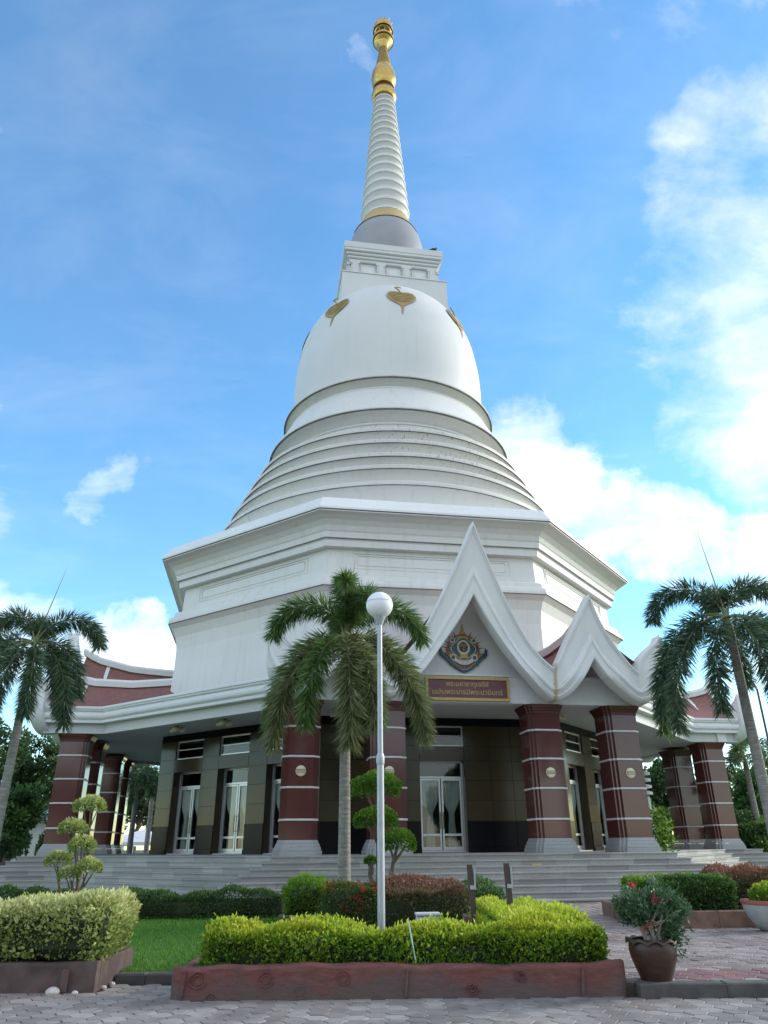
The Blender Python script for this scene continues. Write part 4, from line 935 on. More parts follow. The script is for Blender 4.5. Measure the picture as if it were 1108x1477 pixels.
for x, z, r in ((-2.22, .20, .085), (-1.42, .20, .075), (-1.02, .07, .065), (-.52, .21, .07), (.98, .09, .05), (1.55, .22, .05), (-2.05, .02, .05)):
    m = MB()
    for k, (rr, d) in enumerate(((r, .022), (r * .55, .02))):
        loop = []
        for i in range(17):
            a = 2 * math.pi * i / 16; loop.append((x + rr * 1.15 * math.cos(a) * (1 + .12 * math.sin(3 * a + x)), 9.985 - .004, z + rr * math.sin(a)))
        m.tube(loop, d * .40, 6, False)
    m.build('knot', 'planter_red', bed, 60)
for x in (-2.40, 2.25, .2):
    m = MB(); m.tube([(x, 9.975, .02), (x + .015, 9.975, .15), (x + .03, 9.98, .29)], [.018, .022, .012], 6); m.build('knot', 'planter_red', bed, 60)
yel = lambda P, v: v
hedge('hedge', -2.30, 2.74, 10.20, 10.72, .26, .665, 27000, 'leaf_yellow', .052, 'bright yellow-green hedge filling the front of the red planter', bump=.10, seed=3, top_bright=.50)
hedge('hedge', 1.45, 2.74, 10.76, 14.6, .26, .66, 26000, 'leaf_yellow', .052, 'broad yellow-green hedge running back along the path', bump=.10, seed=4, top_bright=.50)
# left bed with the variegated hedge
bed2 = empty('planter', (0, 0, 0), label='dark weathered planter under the cream variegated hedge', cat='planter')
log_wall(bed2, -9.5, -3.62, 10.56, .335, 'planter_dark', 90, 11)
m = MB(); m.bbox(-3.78, -3.62, 10.73, 12.0, -.03, .33, .02); m.build('planter_side', 'planter_dark', bed2)
m = MB(); m.box(-9.5, -3.79, 10.73, 12.0, 0, .27); m.build('soil', 'soil', bed2)
m = MB(); m.bbox(-4.03, -3.94, 10.52, 10.56, .0, .25, .015); m.build('patch', 'planter_red', bed2)
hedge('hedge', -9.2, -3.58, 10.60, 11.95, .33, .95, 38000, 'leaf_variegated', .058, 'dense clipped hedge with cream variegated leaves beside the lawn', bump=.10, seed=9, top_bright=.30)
for i, (x, y, r, lab) in enumerate(((-4.1, 10.48, .09, 'largest pale stone at the foot of the dark planter'), (-3.82, 10.5, .04, 'small pale stone beside the largest one at the planter foot'), (-3.60, 10.85, .045, 'pale stone at the planter side near its front corner'), (-3.58, 11.12, .04, 'pale stone between the dark planter and the lawn kerb'))):
    m = MB(); m.sphere((0, 0, 0), r, r * .8, r * .62, 9, 6); m.v = [tuple(c * (1 + .22 * math.sin(7 * a + i * 3 + b * 5)) for c in (a, b, z)) for a, b, z in m.v]
    o = m.build('stone', 'stone_white'); o.location = (x, y, r * .25); tag(o, lab, 'stone')

# lawn grass
nG = 90000; gx = rng.uniform(-9.5, 1.2, nG); gy = 11.5 + (rng.random(nG) ** 1.35) * 10.5
GP = np.stack([gx, gy, np.full(nG, .085)], 1); GD = rng.normal(0, .35, (nG, 3)); GD[:, 2] = 1
GV, GF = leaf_quads(GP, GD, rng.uniform(.03, .065, nG), .007 + .0010 * (gy - 10), .1)
gv = np.clip(rng.beta(2, 2, nG) + lump(GP, .10, 31), 0, 1)
o = link(bpy.data.objects.new('grass', np_mesh('grass', GV, GF, 'grass_blade', np.repeat(gv, 4)))); tag(o, 'short bright green lawn grass between the hedges', 'grass', kind='stuff')

# middle bed behind: ixora, red-leaved hedge, bright hedge, low dark hedge
def flowers(ob, h, n, mat, per=14, size=.03, zc=.0, spread=.05, name='flower', front=True, jitter=None):
    for i in range(n):
        c = np.array([rng.uniform(-h[0], h[0]) * .95, -h[1] * 1.02 if rng.random() < .6 else rng.uniform(-h[1], h[1]), rng.uniform(.35, 1.0) * h[2] * 2])
        if c[1] > -h[1]: c[2] = h[2] * 2.02
        P = c + rng.normal(0, spread, (per, 3)); V, F = leaf_quads(P, rng.normal(0, .6, (per, 3)) + np.array([0, -.6, .5]), size, size * .8)
        link(bpy.data.objects.new(name, np_mesh(name, V, F, mat, np.repeat(rng.random(per), 4))), ob)
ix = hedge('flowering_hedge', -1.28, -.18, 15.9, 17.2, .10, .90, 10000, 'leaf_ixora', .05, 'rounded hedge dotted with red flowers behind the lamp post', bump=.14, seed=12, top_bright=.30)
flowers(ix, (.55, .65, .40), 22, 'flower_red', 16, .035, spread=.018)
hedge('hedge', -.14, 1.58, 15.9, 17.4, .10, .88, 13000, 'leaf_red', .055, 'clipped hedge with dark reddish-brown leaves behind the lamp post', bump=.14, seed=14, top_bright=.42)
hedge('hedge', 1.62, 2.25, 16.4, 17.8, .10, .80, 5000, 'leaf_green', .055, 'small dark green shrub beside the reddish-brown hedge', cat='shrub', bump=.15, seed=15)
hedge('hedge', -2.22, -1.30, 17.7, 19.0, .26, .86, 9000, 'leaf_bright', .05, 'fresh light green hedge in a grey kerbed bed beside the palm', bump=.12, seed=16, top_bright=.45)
bk = empty('bed_kerb', (0, 0, 0), label='low grey concrete kerb around the light green hedge', cat='kerb')
for (a, b, c, d) in ((-2.32, -1.2, 17.52, 17.66), (-2.32, -2.2, 17.665, 19.1), (-1.3, -1.2, 17.665, 19.1)):
    m = MB(); m.bbox(a, b, c, d, .06, .29, .012); m.build('kerb_stone', 'kerb_concrete', bk)
m = MB(); m.box(-2.19, -1.31, 17.67, 19.1, .07, .25); m.build('soil', 'soil', bk)
hedge('hedge', -6.6, -2.40, 19.3, 20.1, .10, .62, 16000, 'leaf_green', .05, 'long low dark green hedge along the back of the lawn', bump=.10, seed=17, top_bright=.1)
hedge('hedge', -13.0, -7.0, 20.2, 21.2, .10, .60, 14000, 'leaf_green', .06, 'low dark green hedge behind the cloud-pruned tree', bump=.12, seed=18, top_bright=.1)

# right-hand beds
rb = empty('planter', (0, 0, 0), label='brown low planter wall under the green hedge by the path', cat='planter')
for x in np.arange(4.95, 9.2, .72):
    m = MB(); m.bbox(x + .003, x + .717, 16.05, 16.2, .10, .42, .02); m.build('block', 'planter_brick', rb)
for y in np.arange(16.21, 19.0, .72):
    m = MB(); m.bbox(4.95, 5.1, y + .003, y + .717, .10, .42, .02); m.build('block', 'planter_brick', rb)
m = MB(); m.box(5.1, 9.2, 16.2, 19.2, .1, .36); m.build('soil', 'soil', rb)
hedge('hedge', 5.30, 7.0, 16.25, 17.3, .36, .95, 14000, 'leaf_green', .06, 'clipped green hedge in the brown planter beside the bowl', bump=.12, seed=21, top_bright=.35)
hedge('hedge', 7.05, 9.4, 17.3, 18.6, .36, 1.02, 12000, 'leaf_red', .06, 'reddish hedge behind the bowl at the right', bump=.13, seed=22, top_bright=.5)
hedge('hedge', 5.3, 6.9, 17.5, 18.8, .36, .95, 9000, 'leaf_bright', .06, 'lighter green hedge behind the clipped green one', bump=.13, seed=23, top_bright=.3)
# concrete bowl
bw = empty('bowl_planter', (7.08, 15.45, .128), label='large pale concrete bowl planter with a red rim', cat='planter')
m = MB(); m.lathe([(.16, 0), (.22, .02), (.30, .12), (.40, .28), (.46, .44), (.47, .52), (.40, .50), (.34, .40)], 40); m.build('bowl', 'pot_concrete', bw, 50)
m = MB(); m.lathe([(.44, .525), (.495, .525), (.50, .56), (.49, .60), (.43, .60), (.42, .53)], 40); m.build('rim', 'pot_rim_red', bw, 40); bw.scale = (.9, .9, .85)
m = MB(); m.lathe([(.0, .50), (.42, .51), (.0, .515)], 24); m.build('soil', 'soil', bw)
sh = empty('shrub', (7.08, 15.45, .56), label='small yellow-green plant growing in the red-rimmed bowl', cat='plant')
ball((.12, 0, .12), .34, .22, 2600, .06, 'leaf_yellow', sh, 3, .4)
m = MB(); [m.tube([(0, 0, -.1), (.05 * i - .1, .02 * i, .1), (.1 * i - .2, .05, .2)], [.015, .012, .006], 5) for i in range(4)]; m.build('stem', 'twig', sh)
m = MB(); m.bbox(7.0, 7.5, 13.6, 14.2, .10, .46, .02); e = empty('planter', (0, 0, 0), label='square reddish planter in front of the concrete bowl', cat='planter'); m.build('planter_body', 'planter_brick', e); m2 = MB(); m2.box(7.05, 7.45, 13.65, 14.15, .462, .47); m2.build('soil', 'soil', e)

# glazed pot with a flowering plant
pot = empty('flower_pot', (3.20, 10.22, .132), label='brown glazed flower pot with scalloped rim on the kerb', cat='pot')
m = MB(); m.lathe([(.14, 0), (.180, .0), (.188, .03), (.225, .12), (.262, .22), (.278, .31), (.274, .37), (.258, .41), (.23, .40), (.21, .33)], 48); m.build('pot_body', 'pot_glaze', pot, 50)
rows = []
for i in range(97):
    a = 2 * math.pi * i / 96; wv = .018 * math.sin(10 * a); rows.append([((r) * math.cos(a), (r) * math.sin(a), z) for r, z in ((.235, .395), (.262, .40 + wv * .3), (.300 + abs(wv) * .4, .395 + wv), (.306, .410 + wv), (.300, .425 + wv), (.26, .432), (.225, .425))])
m = MB(); m.grid(rows); m.build('pot_rim', 'pot_glaze', pot, 60)
m = MB(); m.lathe([(.0, .385), (.225, .39), (.0, .395)], 24); m.build('soil', 'soil', pot)
pl_ = empty('flowering_plant', (3.22, 10.22, .50), label='grey-stemmed plant with narrow leaves and red flowers in the glazed pot', cat='plant')
m = MB(); tips_ = []
for i in range(9):
    a = 2 * math.pi * i / 9 + .3; b = Vector((.08 * math.cos(a), .08 * math.sin(a), -.05)); k = b + Vector((.05 * math.cos(a), .05 * math.sin(a), .2)); t = k + Vector((.16 * math.cos(a) - .03, .14 * math.sin(a), .22))
    m.tube([b, (b + k) / 2 + Vector((.02, 0, 0)), k, t], [.045, .036, .026, .014], 7)
    for q in range(7):
        e2 = k.lerp(t, .5) + Vector((rng.normal(0, .11), rng.normal(0, .11), abs(rng.normal(.14, .09)))); m.tube([k.lerp(t, .4), (k.lerp(t, .4) + e2) / 2 + Vector((0, 0, .02)), e2], [.012, .009, .005], 5); tips_.append(e2)
m.build('stem', 'pale_stem', pl_, 60)
TP = np.array([tuple(t) for t in tips_]); n = 7500; ti = rng.integers(0, len(TP), n); P = TP[ti] + rng.normal(0, .045, (n, 3)); cen = np.array([-.02, 0, .18])
sel = rng.random(n) < .16; P[sel] = np.array([.20, -.08, .12]) + rng.normal(0, 1, (sel.sum(), 3)) * np.array([.10, .08, .11])
Dv = unit(P - cen) * .9 + rng.normal(0, .5, (n, 3)) + np.array([0, 0, .15]); L = rng.uniform(.045, .095, n); V, F = leaf_quads(P, Dv, L, L * .26, .1)
link(bpy.data.objects.new('foliage', np_mesh('foliage', V, F, 'leaf_grey', np.repeat(np.clip(rng.beta(2, 2.2, n) + .25 * (P[:, 2] > .35), 0, 1), 4))), pl_)
for x, y, z in ((-.22, -.12, .70), (-.03, -.30, .50), (.07, -.28, .52), (.02, -.24, .56), (-.12, -.30, .26), (-.18, -.25, .18), (.22, -.2, .55), (-.3, 0, .45)):
    P = np.array([x, y, z]) + rng.normal(0, .018, (14, 3)); V, F = leaf_quads(P, rng.normal(0, .6, (14, 3)) + np.array([0, -.7, .3]), .045, .035)
    link(bpy.data.objects.new('flower', np_mesh('flower', V, F, 'flower_pink', np.repeat(rng.random(14), 4))), pl_)
pl_.scale = (.86, .86, .92)

# ------------------------------------------------------------------ lamp post, posts, white box, stake
LP = Vector((-.085, 11.1, .24)); gl = at_y(544.5, 873, 11.1)
lamp = empty('lamp_post', LP, label='slim galvanised lamp post with a white globe in front of the palm', cat='lamp post')
H_ = gl.z - LP.z; tx = gl.x - LP.x
m = MB(); m.lathe([(.052, 0), (.050, 2.45), (.049, 2.5)], 20); m.build('lower_pole', 'galvanised', lamp, 50)
m = MB(); m.lathe([(.054, 2.44), (.060, 2.46), (.060, 2.54), (.054, 2.57), (.041, 2.60)], 20); m.build('collar', 'galvanised', lamp, 50)
m = MB(); m.lathe([(.040, 2.58), (.037, H_ - .25)], 20); m.build('upper_pole', 'galvanised', lamp, 50)
m = MB(); m.lathe([(.045, H_ - .32), (.075, H_ - .25), (.095, H_ - .20), (.10, H_ - .185)], 24); m.build('globe_holder', 'galvanised', lamp, 50)
m = MB(); m.sphere((0, 0, H_), .212, .212, .212, 40, 24); m.build('globe', 'globe_white', lamp, 60)
m = MB(); m.tube([(.2135 * math.cos(a), .2135 * math.sin(a), H_ + .04) for a in np.linspace(0, 2 * math.pi, 49)], .0035, 5, False); m.build('globe_seam', 'steel_band', lamp)
m = MB(); m.bbox(-.14, .14, -.14, .14, -.02, .03, .005); m.build('base_plate', 'galvanised', lamp)
for i, (px, py0, lab) in enumerate(((677, 1247, 'weathered wooden post with a pale bracket near the small brown box'), (730, 1245, 'weathered wooden post with a pale bracket standing in the yellow hedge'))):
    t = at_y(px, py0, 13.2); b = at_y(px + 9, 1330, 13.2); e = empty('wooden_post', (b.x, 13.2, .24), label=lab, cat='post')
    h = t.z - .24; dx = t.x - b.x; m = MB(); m.loft([[(-.045, -.045), (.045, -.045), (.045, .045), (-.045, .045)], [(dx - .042, -.042), (dx + .042, -.042), (dx + .042, .042), (dx - .042, .042)]], [0, h]); m.build('post', 'wood_old', e)
    m = MB(); m.box(dx * .8 + .046, dx * .8 + .075, -.05, .04, h - .36, h - .05); m.box(dx * .8 - .02, dx * .8 + .073, -.056, -.048, h - .36, h - .30); m.build('bracket', 'galvanised', e)
bx_ = at_y(617, 1331, 12.6); bh = at_y(617, 1316, 12.6).z - .24; e = empty('utility_box', (bx_.x, 12.6, .24), .1, label='small white metal box behind the front hedge', cat='box')
m = MB(); m.bbox(-.17, .17, -.08, .08, .0, bh - .04, .01); m.build('case', 'box_white', e); m = MB(); m.bbox(-.185, .185, -.11, .095, bh - .038, bh, .008); m.build('lid', 'box_white', e); m = MB(); m.box(-.14, .14, -.086, -.0805, .04, bh - .09); m.build('door_panel', 'box_white', e)
p0, p1 = at_y(600, 1388, 10.12), at_y(589, 1328, 10.16); m = MB(); m.tube([p0, p1], .009, 8); o = m.build('stake', 'pipe_green'); tag(o, 'thin pale green stake stuck in the front hedge', 'stake')
bxp = at_y(690, 1326, 14.9); e = empty('planter_box', (bxp.x, 14.9, .1), label='small brown box planter behind the wooden posts', cat='planter')
m = MB(); m.bbox(-.26, .26, -.2, .2, 0, .38, .015); m.build('box_body', 'planter_brick', e); m = MB(); m.box(-.22, .22, -.16, .16, .381, .39); m.build('soil', 'soil', e)
# leaflet and litter on the stairs
e = MB(); e.box(-.16, .16, -.06, .06, 0, .05); o = e.build('yellow_box', 'gold_paint'); o.location = b2w(1.55, 17.0, FLOOR - 2 * RISE + .002); o.rotation_euler.z = TH; tag(o, 'small yellow box lying on the granite steps', 'box')

# ------------------------------------------------------------------ cloud-pruned trees
def topiary(name, base, pads, label, mat, leaf, n0, trunkm='bark', rt=.05, seed=0):
    e = empty(name, base, label=label, cat='tree')
    m = MB(); b = Vector(base)
    for i, (P, rx, rz) in enumerate(pads):
        q = P - b; s = Vector((rng.normal(0, .05), rng.normal(0, .05), 0)); mid = Vector((q.x * .35 + rng.normal(0, .05), q.y * .4, q.z * .45))
        m.tube([s, s.lerp(mid, .5) + Vector((rng.normal(0, .03), 0, 0)), mid, mid.lerp(q, .6) + Vector((rng.normal(0, .04), 0, 0)), q], [rt, rt * .9, rt * .8, rt * .6, rt * .35], 8)
        m.tube([mid.lerp(q, .6), q + Vector((rx * .5, 0, .0))], [rt * .5, rt * .2], 6); m.tube([mid.lerp(q, .6), q + Vector((-rx * .5, .05, .0))], [rt * .5, rt * .2], 6)
    m.build('trunk', trunkm, e, 60)
    for i, (P, rx, rz) in enumerate(pads): ball(P - b, rx, rz, int(n0 * (rx / .3) ** 1.6), leaf, mat, e, seed + i)
    return e
def pad(px, py, wpx, hpx, Y):
    P = at_y(px, py, Y); dep = (P - Vector((0, 0, EYE))).dot(_f); return (P, wpx * dep / FPX / 2, hpx * dep / FPX / 2)
YT = 13.8
bp = at_y(112, 1300, YT)
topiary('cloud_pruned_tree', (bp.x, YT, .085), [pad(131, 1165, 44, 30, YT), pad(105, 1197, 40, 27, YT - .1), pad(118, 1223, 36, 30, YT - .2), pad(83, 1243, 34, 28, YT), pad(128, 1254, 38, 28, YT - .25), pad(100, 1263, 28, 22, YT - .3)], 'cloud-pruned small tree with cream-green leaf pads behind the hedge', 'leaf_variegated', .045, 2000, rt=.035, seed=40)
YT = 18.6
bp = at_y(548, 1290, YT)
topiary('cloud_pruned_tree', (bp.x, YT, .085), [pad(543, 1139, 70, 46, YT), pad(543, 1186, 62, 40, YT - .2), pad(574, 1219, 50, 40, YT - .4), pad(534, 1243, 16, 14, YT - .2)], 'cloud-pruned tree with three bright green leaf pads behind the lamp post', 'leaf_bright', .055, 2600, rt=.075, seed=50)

# ------------------------------------------------------------------ palms
def frond(parent, az, el0, el1, L, llen, mat, n=420, wid=.030, power=None, side=0.):
    power = power or (1.1 if el0 > 55 else .46)
    ns = 26; p = Vector((0, 0, 0)); pts = [p.copy()]; dirs = []
    for i in range(ns):
        t = i / (ns - 1); el = R(el0 + (el1 - el0) * t ** power); a = R(az + side * t)
        d = Vector((math.cos(el) * math.cos(a), math.cos(el) * math.sin(a), math.sin(el))); dirs.append(d); p = p + d * (L / ns); pts.append(p.copy())
    m = MB(); m.tube(pts, [.030 * (1 - .85 * i / ns) + .004 for i in range(ns + 1)], 6); o = m.build('frond', 'rachis', parent, 60)
    PT = np.array([tuple(q) for q in pts]); DI = np.array([tuple(q) for q in dirs + [dirs[-1]]])
    t = .14 + .86 * rng.random(n) ** .9; s = t * ns; i0 = np.clip(s.astype(int), 0, ns - 1); fr = (s - i0)[:, None]
    P = PT[i0] * (1 - fr) + PT[i0 + 1] * fr; Tn = unit(DI[i0]); r = rng.normal(size=(n, 3)); rad = unit(r - Tn * (r * Tn).sum(1, keepdims=True))
    sp = .66 + .26 * (1 - t)[:, None]; Dv = Tn * (1.15 - sp) * 1.15 + rad * sp + np.array([0, 0, -.16]) + rng.normal(0, .14, (n, 3))
    ll = llen * (.55 + .60 * np.sin(np.pi * np.clip(t, 0, 1) ** .8 * .86)) * rng.uniform(.8, 1.15, n)
    V, F = leaf_quads(P, Dv, ll, wid * rng.uniform(.7, 1.2, n), .15)
    V = V.reshape(-1, 4, 3); V[:, 2, 2] -= .10 * ll; V = V.reshape(-1, 3)         # leaflet tips sag
    link(bpy.data.objects.new('leaflets', np_mesh('leaflets', V, F, mat, np.repeat(np.clip(rng.beta(2, 2, n), 0, 1), 4))), o)
    return o
def palm(base, top, r0, r1, fronds, label, spear=None, mats=('leaf_palm', 'leaf_palm_dry'), scale=1., shaft=.9, n=420, detail=True, group=None, name='foxtail_palm', llen=.40, wid=.03):
    e = empty(name, base, label=label, cat='palm tree', group=group); b = Vector(base); tp = Vector(top) - b; h = tp.z
    prof = []; k = int((h - shaft) / .11)
    m = MB(); loops = []; zs = []
    for i in range(k + 1):
        t = i / k; z = t * (h - shaft); r = r0 + (r1 - r0) * t ** .8 + .05 * math.exp(-z / .4); cx, cy = tp.x * t ** 1.5, tp.y * t ** 1.5
        for dz, dr in ((0, 1.0), (.075, .975), (.09, 1.02)):
            loops.append([(cx + r * dr * math.cos(2 * math.pi * q / 16), cy + r * dr * math.sin(2 * math.pi * q / 16)) for q in range(16)]); zs.append(z + dz)
    m.loft(loops, zs); m.build('trunk', 'palm_bark', e, 60)
    m = MB(); m.tube([tp * ((h - shaft) / h), tp * ((h - shaft * .7) / h), tp * ((h - shaft * .25) / h), tp], [r1 * 1.05, r1 * 1.02, r1 * .6, r1 * .28], 12); m.build('crownshaft', 'palm_shaft', e, 60)
    cr = tp - Vector((0, 0, shaft * .25))
    for f in fronds:
        az, e0, e1, L = f[:4]; mt = mats[1] if len(f) > 4 and f[4] else mats[0]
        o = frond(e, az, e0, e1, L * scale, llen * scale * (f[5] if len(f) > 5 else 1), mt, n, wid * scale); o.location = cr + Vector((math.cos(R(az)), math.sin(R(az)), 0)) * r1 * .35
    if spear:
        m = MB(); m.tube([cr, cr + Vector(spear) * .5, cr + Vector(spear)], [.03, .018, .004], 6); m.build('spear_leaf', 'rachis', e)
    return e
Y = 20.0; tp = at_y(499, 908, Y); bp = at_y(496, 1300, Y)
palm((bp.x, Y, .085), tp, .17, .12, [(172, 80, -78, 3.0), (-88, 85, -25, 2.4), (-60, 75, -50, 2.3), (22, 72, -74, 3.2), (100, 65, -50, 2.6), (3, 32, -86, 3.5), (-14, 14, -84, 3.9, 1), (-82, -5, -88, 3.7, 1, 1.15), (-60, 5, -88, 3.3, 1), (182, 26, -88, 3.5), (200, 6, -88, 3.8, 1), (-125, 5, -88, 3.2), (60, 15, -80, 3.0)],
     'tall foxtail palm directly behind the globe lamp post', (.25, -.1, 2.3), n=950, llen=.50, wid=.036)
Y = 22.5; tp = at_y(52, 918, Y)
bp = Vector((tp.x - .05, Y, .085))
palm(bp, tp, .16, .11, [(165, 82, -75, 2.7), (110, 70, -40, 2.4), (15, 74, -80, 2.7), (2, 42, -86, 2.6), (-14, 2, -88, 3.2), (178, 42, -50, 3.0), (200, 25, -86, 3.6), (-95, -5, -88, 3.4), (230, 4, -88, 3.6), (185, 4, -86, 3.6), (-60, 0, -88, 3.0), (80, 20, -75, 2.8)],
     'foxtail palm rising in front of the left porch roof', (.55, .1, 2.6), mats=('leaf_palm_blue', 'leaf_palm_blue'), n=850, llen=.46, wid=.036)
Y = 20.5; tp = at_y(1046, 880, Y)
bp = Vector((tp.x + .05, Y, .1))
palm(bp, tp, .17, .12, [(160, 80, -80, 2.9), (15, 78, -60, 2.8), (80, 75, -30, 2.2), (182, 34, -88, 4.1), (196, 16, -88, 4.3), (-88, -2, -88, 3.7), (-60, 4, -88, 3.4), (-5, 30, -84, 3.3), (-25, 15, -86, 3.4), (225, 0, -88, 3.5), (60, 30, -70, 2.8), (172, 10, -85, 4.2, 1)],
     'foxtail palm standing before the right porch roof', (-.35, 0, 2.7), mats=('leaf_palm_blue', 'leaf_palm'), n=850, llen=.48, wid=.036)

# ------------------------------------------------------------------ background trees, palms, tents, lamps
def tree(base, h, rx, rz, n, mat, label, leaf=.35, clumps=46, seed=0, name='tree', trunk=.28, low=.25):
    rr = np.random.default_rng(seed); e = empty(name, base, label=label, cat='tree'); m = MB()
    cz = h - rz; C_ = unit(rr.normal(size=(clumps, 3))) * (rr.random((clumps, 1)) ** .45) * np.array([rx, rx, rz]) * .85 + np.array([0, 0, cz])
    m.tube([(0, 0, -.1), (rr.normal(0, .1), 0, h * .25), (rr.normal(0, .3), rr.normal(0, .3), h * .55), (0, 0, h * .85)], [trunk, trunk * .8, trunk * .5, trunk * .12], 9)
    for c in C_[::3]:
        s0 = Vector((0, 0, h * rr.uniform(low, .6))); c_ = Vector(c); m.tube([s0, s0.lerp(c_, .5) + Vector((0, 0, .3)), c_], [trunk * .35, trunk * .2, trunk * .05], 5)
    m.build('trunk', 'bark', e, 60)
    ci_ = rr.integers(0, clumps, n); sz = rr.uniform(.5, 1.2, clumps)[ci_][:, None]; d = unit(rr.normal(size=(n, 3)))
    P = C_[ci_] + d * (rr.random((n, 1)) ** .4) * sz * np.array([.30 * rx, .30 * rx, .22 * rz])
    V, F = leaf_quads(P, d + rr.normal(0, .6, (n, 3)) + np.array([0, 0, .2]), leaf * rr.uniform(.6, 1.3, n), leaf * .6)
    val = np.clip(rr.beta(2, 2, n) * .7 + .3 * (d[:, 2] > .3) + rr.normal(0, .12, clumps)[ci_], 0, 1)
    link(bpy.data.objects.new('crown', np_mesh('crown', V, F, mat, np.repeat(val, 4))), e); return e
def tree_at(px, ytop, Y, wpx, *a, **k):
    P = at_y(px, ytop, Y); dep = (P - Vector((0, 0, EYE))).dot(_f); rx = wpx * dep / FPX / 2; h = P.z + .1
    return tree((P.x, Y, -.1), h, rx, min(h * .45, rx * 1.3), *a, **k)
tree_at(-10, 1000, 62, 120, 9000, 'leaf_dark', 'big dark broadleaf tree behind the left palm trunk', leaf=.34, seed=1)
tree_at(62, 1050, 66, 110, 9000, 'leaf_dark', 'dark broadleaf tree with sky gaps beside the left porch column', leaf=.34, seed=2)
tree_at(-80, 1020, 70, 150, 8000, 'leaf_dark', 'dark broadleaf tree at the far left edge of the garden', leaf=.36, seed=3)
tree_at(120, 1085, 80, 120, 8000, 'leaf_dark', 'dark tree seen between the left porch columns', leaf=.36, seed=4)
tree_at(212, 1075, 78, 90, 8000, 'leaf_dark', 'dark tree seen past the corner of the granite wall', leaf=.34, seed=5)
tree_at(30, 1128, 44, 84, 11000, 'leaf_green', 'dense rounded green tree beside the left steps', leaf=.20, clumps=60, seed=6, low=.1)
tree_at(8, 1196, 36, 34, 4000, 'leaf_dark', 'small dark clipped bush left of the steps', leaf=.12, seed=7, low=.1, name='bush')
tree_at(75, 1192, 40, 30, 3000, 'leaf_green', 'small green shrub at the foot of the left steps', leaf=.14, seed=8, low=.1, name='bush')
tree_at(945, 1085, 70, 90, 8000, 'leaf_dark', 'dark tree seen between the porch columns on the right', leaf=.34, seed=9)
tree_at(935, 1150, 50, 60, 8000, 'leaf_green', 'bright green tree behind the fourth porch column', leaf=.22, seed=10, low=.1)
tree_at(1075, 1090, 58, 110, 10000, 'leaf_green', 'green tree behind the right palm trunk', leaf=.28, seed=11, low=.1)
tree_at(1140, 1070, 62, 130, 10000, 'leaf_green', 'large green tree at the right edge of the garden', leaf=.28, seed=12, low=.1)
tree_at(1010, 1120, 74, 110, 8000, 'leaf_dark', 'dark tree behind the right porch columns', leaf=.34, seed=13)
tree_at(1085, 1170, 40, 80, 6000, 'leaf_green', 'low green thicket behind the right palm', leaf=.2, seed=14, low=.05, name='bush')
for i, (px, Y, yt) in enumerate(((-190, 90, 1080), (-120, 95, 1070), (165, 100, 1110), (260, 100, 1110), (860, 100, 1110), (1000, 100, 1110), (1220, 85, 1075), (1320, 90, 1080))):
    tree_at(px, yt, Y, 120, 5000, 'leaf_dark', ['dark tree in the far line left of the left palm', 'dark tree in the far line behind the left palm', 'far dark tree glimpsed behind the left porch', 'far dark tree behind the granite wall corner', 'far dark tree behind the right porch', 'far dark tree behind the right-hand columns', 'dark tree far right beyond the bowl', 'dark tree at the far right end of the garden'][i], leaf=.42, seed=20 + i)
fr2 = [(a, e0, -75, 2.4) for a, e0 in zip(range(0, 360, 40), (50, 20, 60, 10, 45, 25, 60, 15, 40))]
for px, pt, Y, lab in ((201, 1112, 48, 'distant palm with grey trunk beside the granite wall'), (225, 1105, 54, 'distant palm just left of the granite wall corner'), (1072, 1085, 40, 'distant palm with pale trunk beyond the right palm'), (1083, 1065, 60, 'distant bushy palm against the bright sky at the right')):
    t = at_y(px, pt, Y); palm((t.x, Y, -.1), t, .2, .13, fr2, lab, n=170, llen=.5, wid=.05, mats=('leaf_dark', 'leaf_palm_dry'))
for i, (px, py, Y, w, lab) in enumerate(((208, 1196, 60, 2.2, 'white canopy tent glimpsed past the granite wall'), (172, 1200, 66, 2.0, 'white canopy tent glimpsed between the left columns'))):
    t = at_y(px, py, Y); e = empty('canopy_tent', (t.x, Y, -.1), label=lab, cat='tent'); h = t.z + .1
    m = MB(); m.loft([sq(w), sq(w), [(q * .02, r_ * .02) for q, r_ in sq(w)]], [h - 1.1, h - .9, h]); m.build('canopy', 'tent_white', e)
    for sx in (-1, 1):
        for sy in (-1, 1): m = MB(); m.tube([(sx * w * .95, sy * w * .95, 0), (sx * w * .95, sy * w * .95, h - 1.0)], .04, 6); m.build('leg', 'galvanised', e)
t = at_y(70, 1160, 75); e = empty('far_house', (t.x - 2, 75, -.1), .3, label='small far house with pale blue roof behind the round tree', cat='house')
h = t.z + .1; m = MB(); m.box(-4, 4, -3, 3, 0, h - 1.5); m.build('wall', 'box_white', e); m = MB(); m.loft([[(-4.6, -3.6), (4.6, -3.6), (4.6, 3.6), (-4.6, 3.6)], [(-4.2, -.05), (4.2, -.05), (4.2, .05), (-4.2, .05)]], [h - 1.48, h]); m.build('roof', 'roof_blue', e)
for k in (-2.2, 0, 2.2): m = MB(); m.box(k - .5, k + .5, -3.04, -3.002, 1.0, 2.2); m.build('window', 'steel_dark', e)
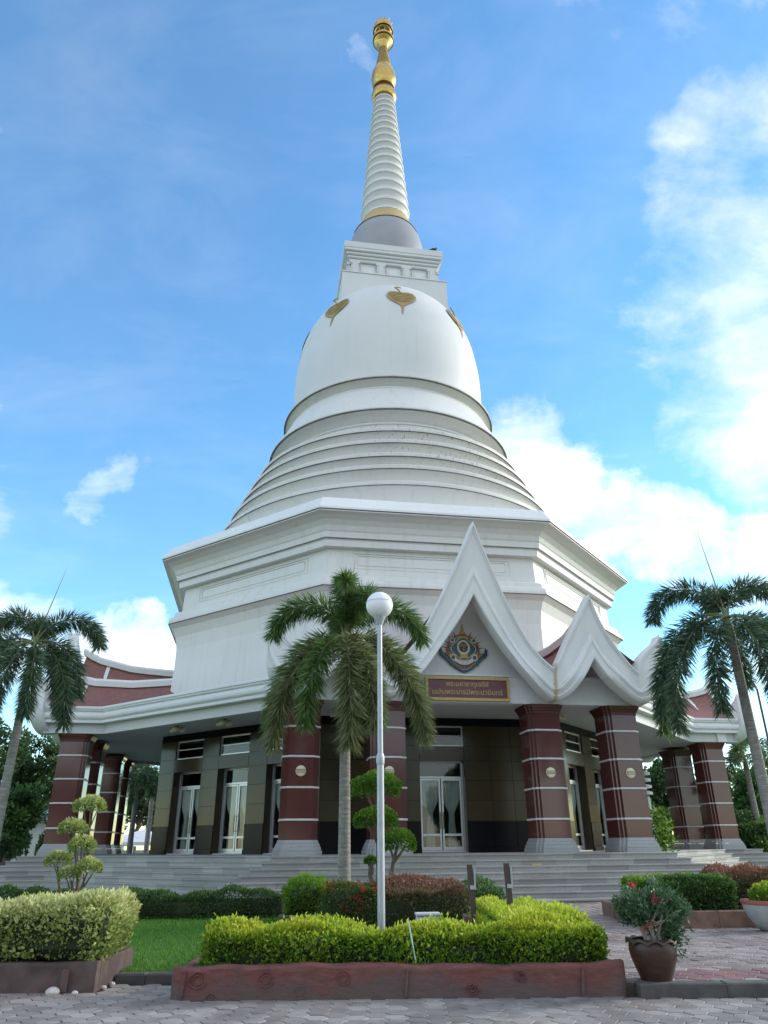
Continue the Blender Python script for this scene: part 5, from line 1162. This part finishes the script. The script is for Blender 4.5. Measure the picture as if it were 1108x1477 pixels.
# street lamp behind the right palm
Y = 46; t = at_y(1036, 968, Y); b = at_y(1052, 985, Y); e = empty('street_lamp', (t.x + 2.2, Y, -.1), label='street lamp with a drooping head beside the right palm', cat='street lamp')
m = MB(); hh = t.z + .1; m.tube([(0, 0, 0), (0, 0, hh - 1.2), (-.25, 0, hh - .5), (-.9, 0, hh - .05), (-1.5, 0, hh)], [.10, .07, .06, .05, .05], 8); m.build('pole', 'steel_dark', e, 60)
m = MB(); m.sphere((-2.0, 0, hh + .03), .62, .22, .17, 16, 10); m.build('lamp_head', 'steel_dark', e, 60)
# white ornate lamp mast behind the fourth column
Y = 38; t = at_y(925, 1108, Y); e = empty('lamp_mast', (at_y(936, 1160, Y).x, Y, -.1), label='white ornate mast with stacked rings behind the fourth column', cat='lamp post')
hh = t.z + .1; m = MB(); m.lathe([(.14, 0), (.10, hh - 1.4), (.07, hh - 1.3)], 12); m.build('pole', 'tent_white', e)
for k in range(4): m = MB(); m.lathe([(.08, hh - 1.25 + k * .3), (.26, hh - 1.22 + k * .3), (.26, hh - 1.10 + k * .3), (.08, hh - 1.05 + k * .3)], 14); m.build('ring', 'tent_white', e)
# shrub with yellow-green leaves behind the fourth column
t = at_y(949, 1195, 30); e = empty('shrub', (t.x, 30, -.1), label='young leafy shrub growing behind the fourth porch column', cat='shrub')
m = MB()
for k in range(6): a = k * 1.05; m.tube([(0, 0, 0), (.1 * math.cos(a), .1 * math.sin(a), 1.2), (.3 * math.cos(a), .3 * math.sin(a), 2.6 - .2 * k)], [.03, .02, .01], 5)
m.build('stem', 'twig', e)
P = rng.normal(0, .25, (700, 3)) + np.array([0, 0, 0]); P[:, 2] = rng.uniform(.9, 2.9, 700); V, F = leaf_quads(P, rng.normal(0, .7, (700, 3)) + np.array([0, 0, .2]), .22, .09); link(bpy.data.objects.new('foliage', np_mesh('foliage', V, F, 'leaf_bright', np.repeat(rng.random(700), 4))), e)

# trees across the road, whose dark shapes the door glass reflects
for i, (x, y, h, lab) in enumerate(((-24, -18, 12, 'roadside tree across the road beyond the left hedge'), (-15.5, -22, 13, 'roadside tree across the road, reflected left in the door glass'), (-7.5, -25, 13.5, 'tall roadside tree across the road facing the left beds'), (.5, -23, 13, 'roadside tree across the road facing the entrance door'), (8.5, -25, 13.5, 'tall roadside tree across the road facing the potted plant'), (16.5, -22, 13, 'roadside tree across the road facing the right beds'), (25, -18, 12, 'roadside tree across the road beyond the bowl'))):
    tree((x, y, -.1), h * .8, 4.6, 4.4, 6000, 'leaf_green', lab, leaf=.6, seed=60 + i, low=.15)
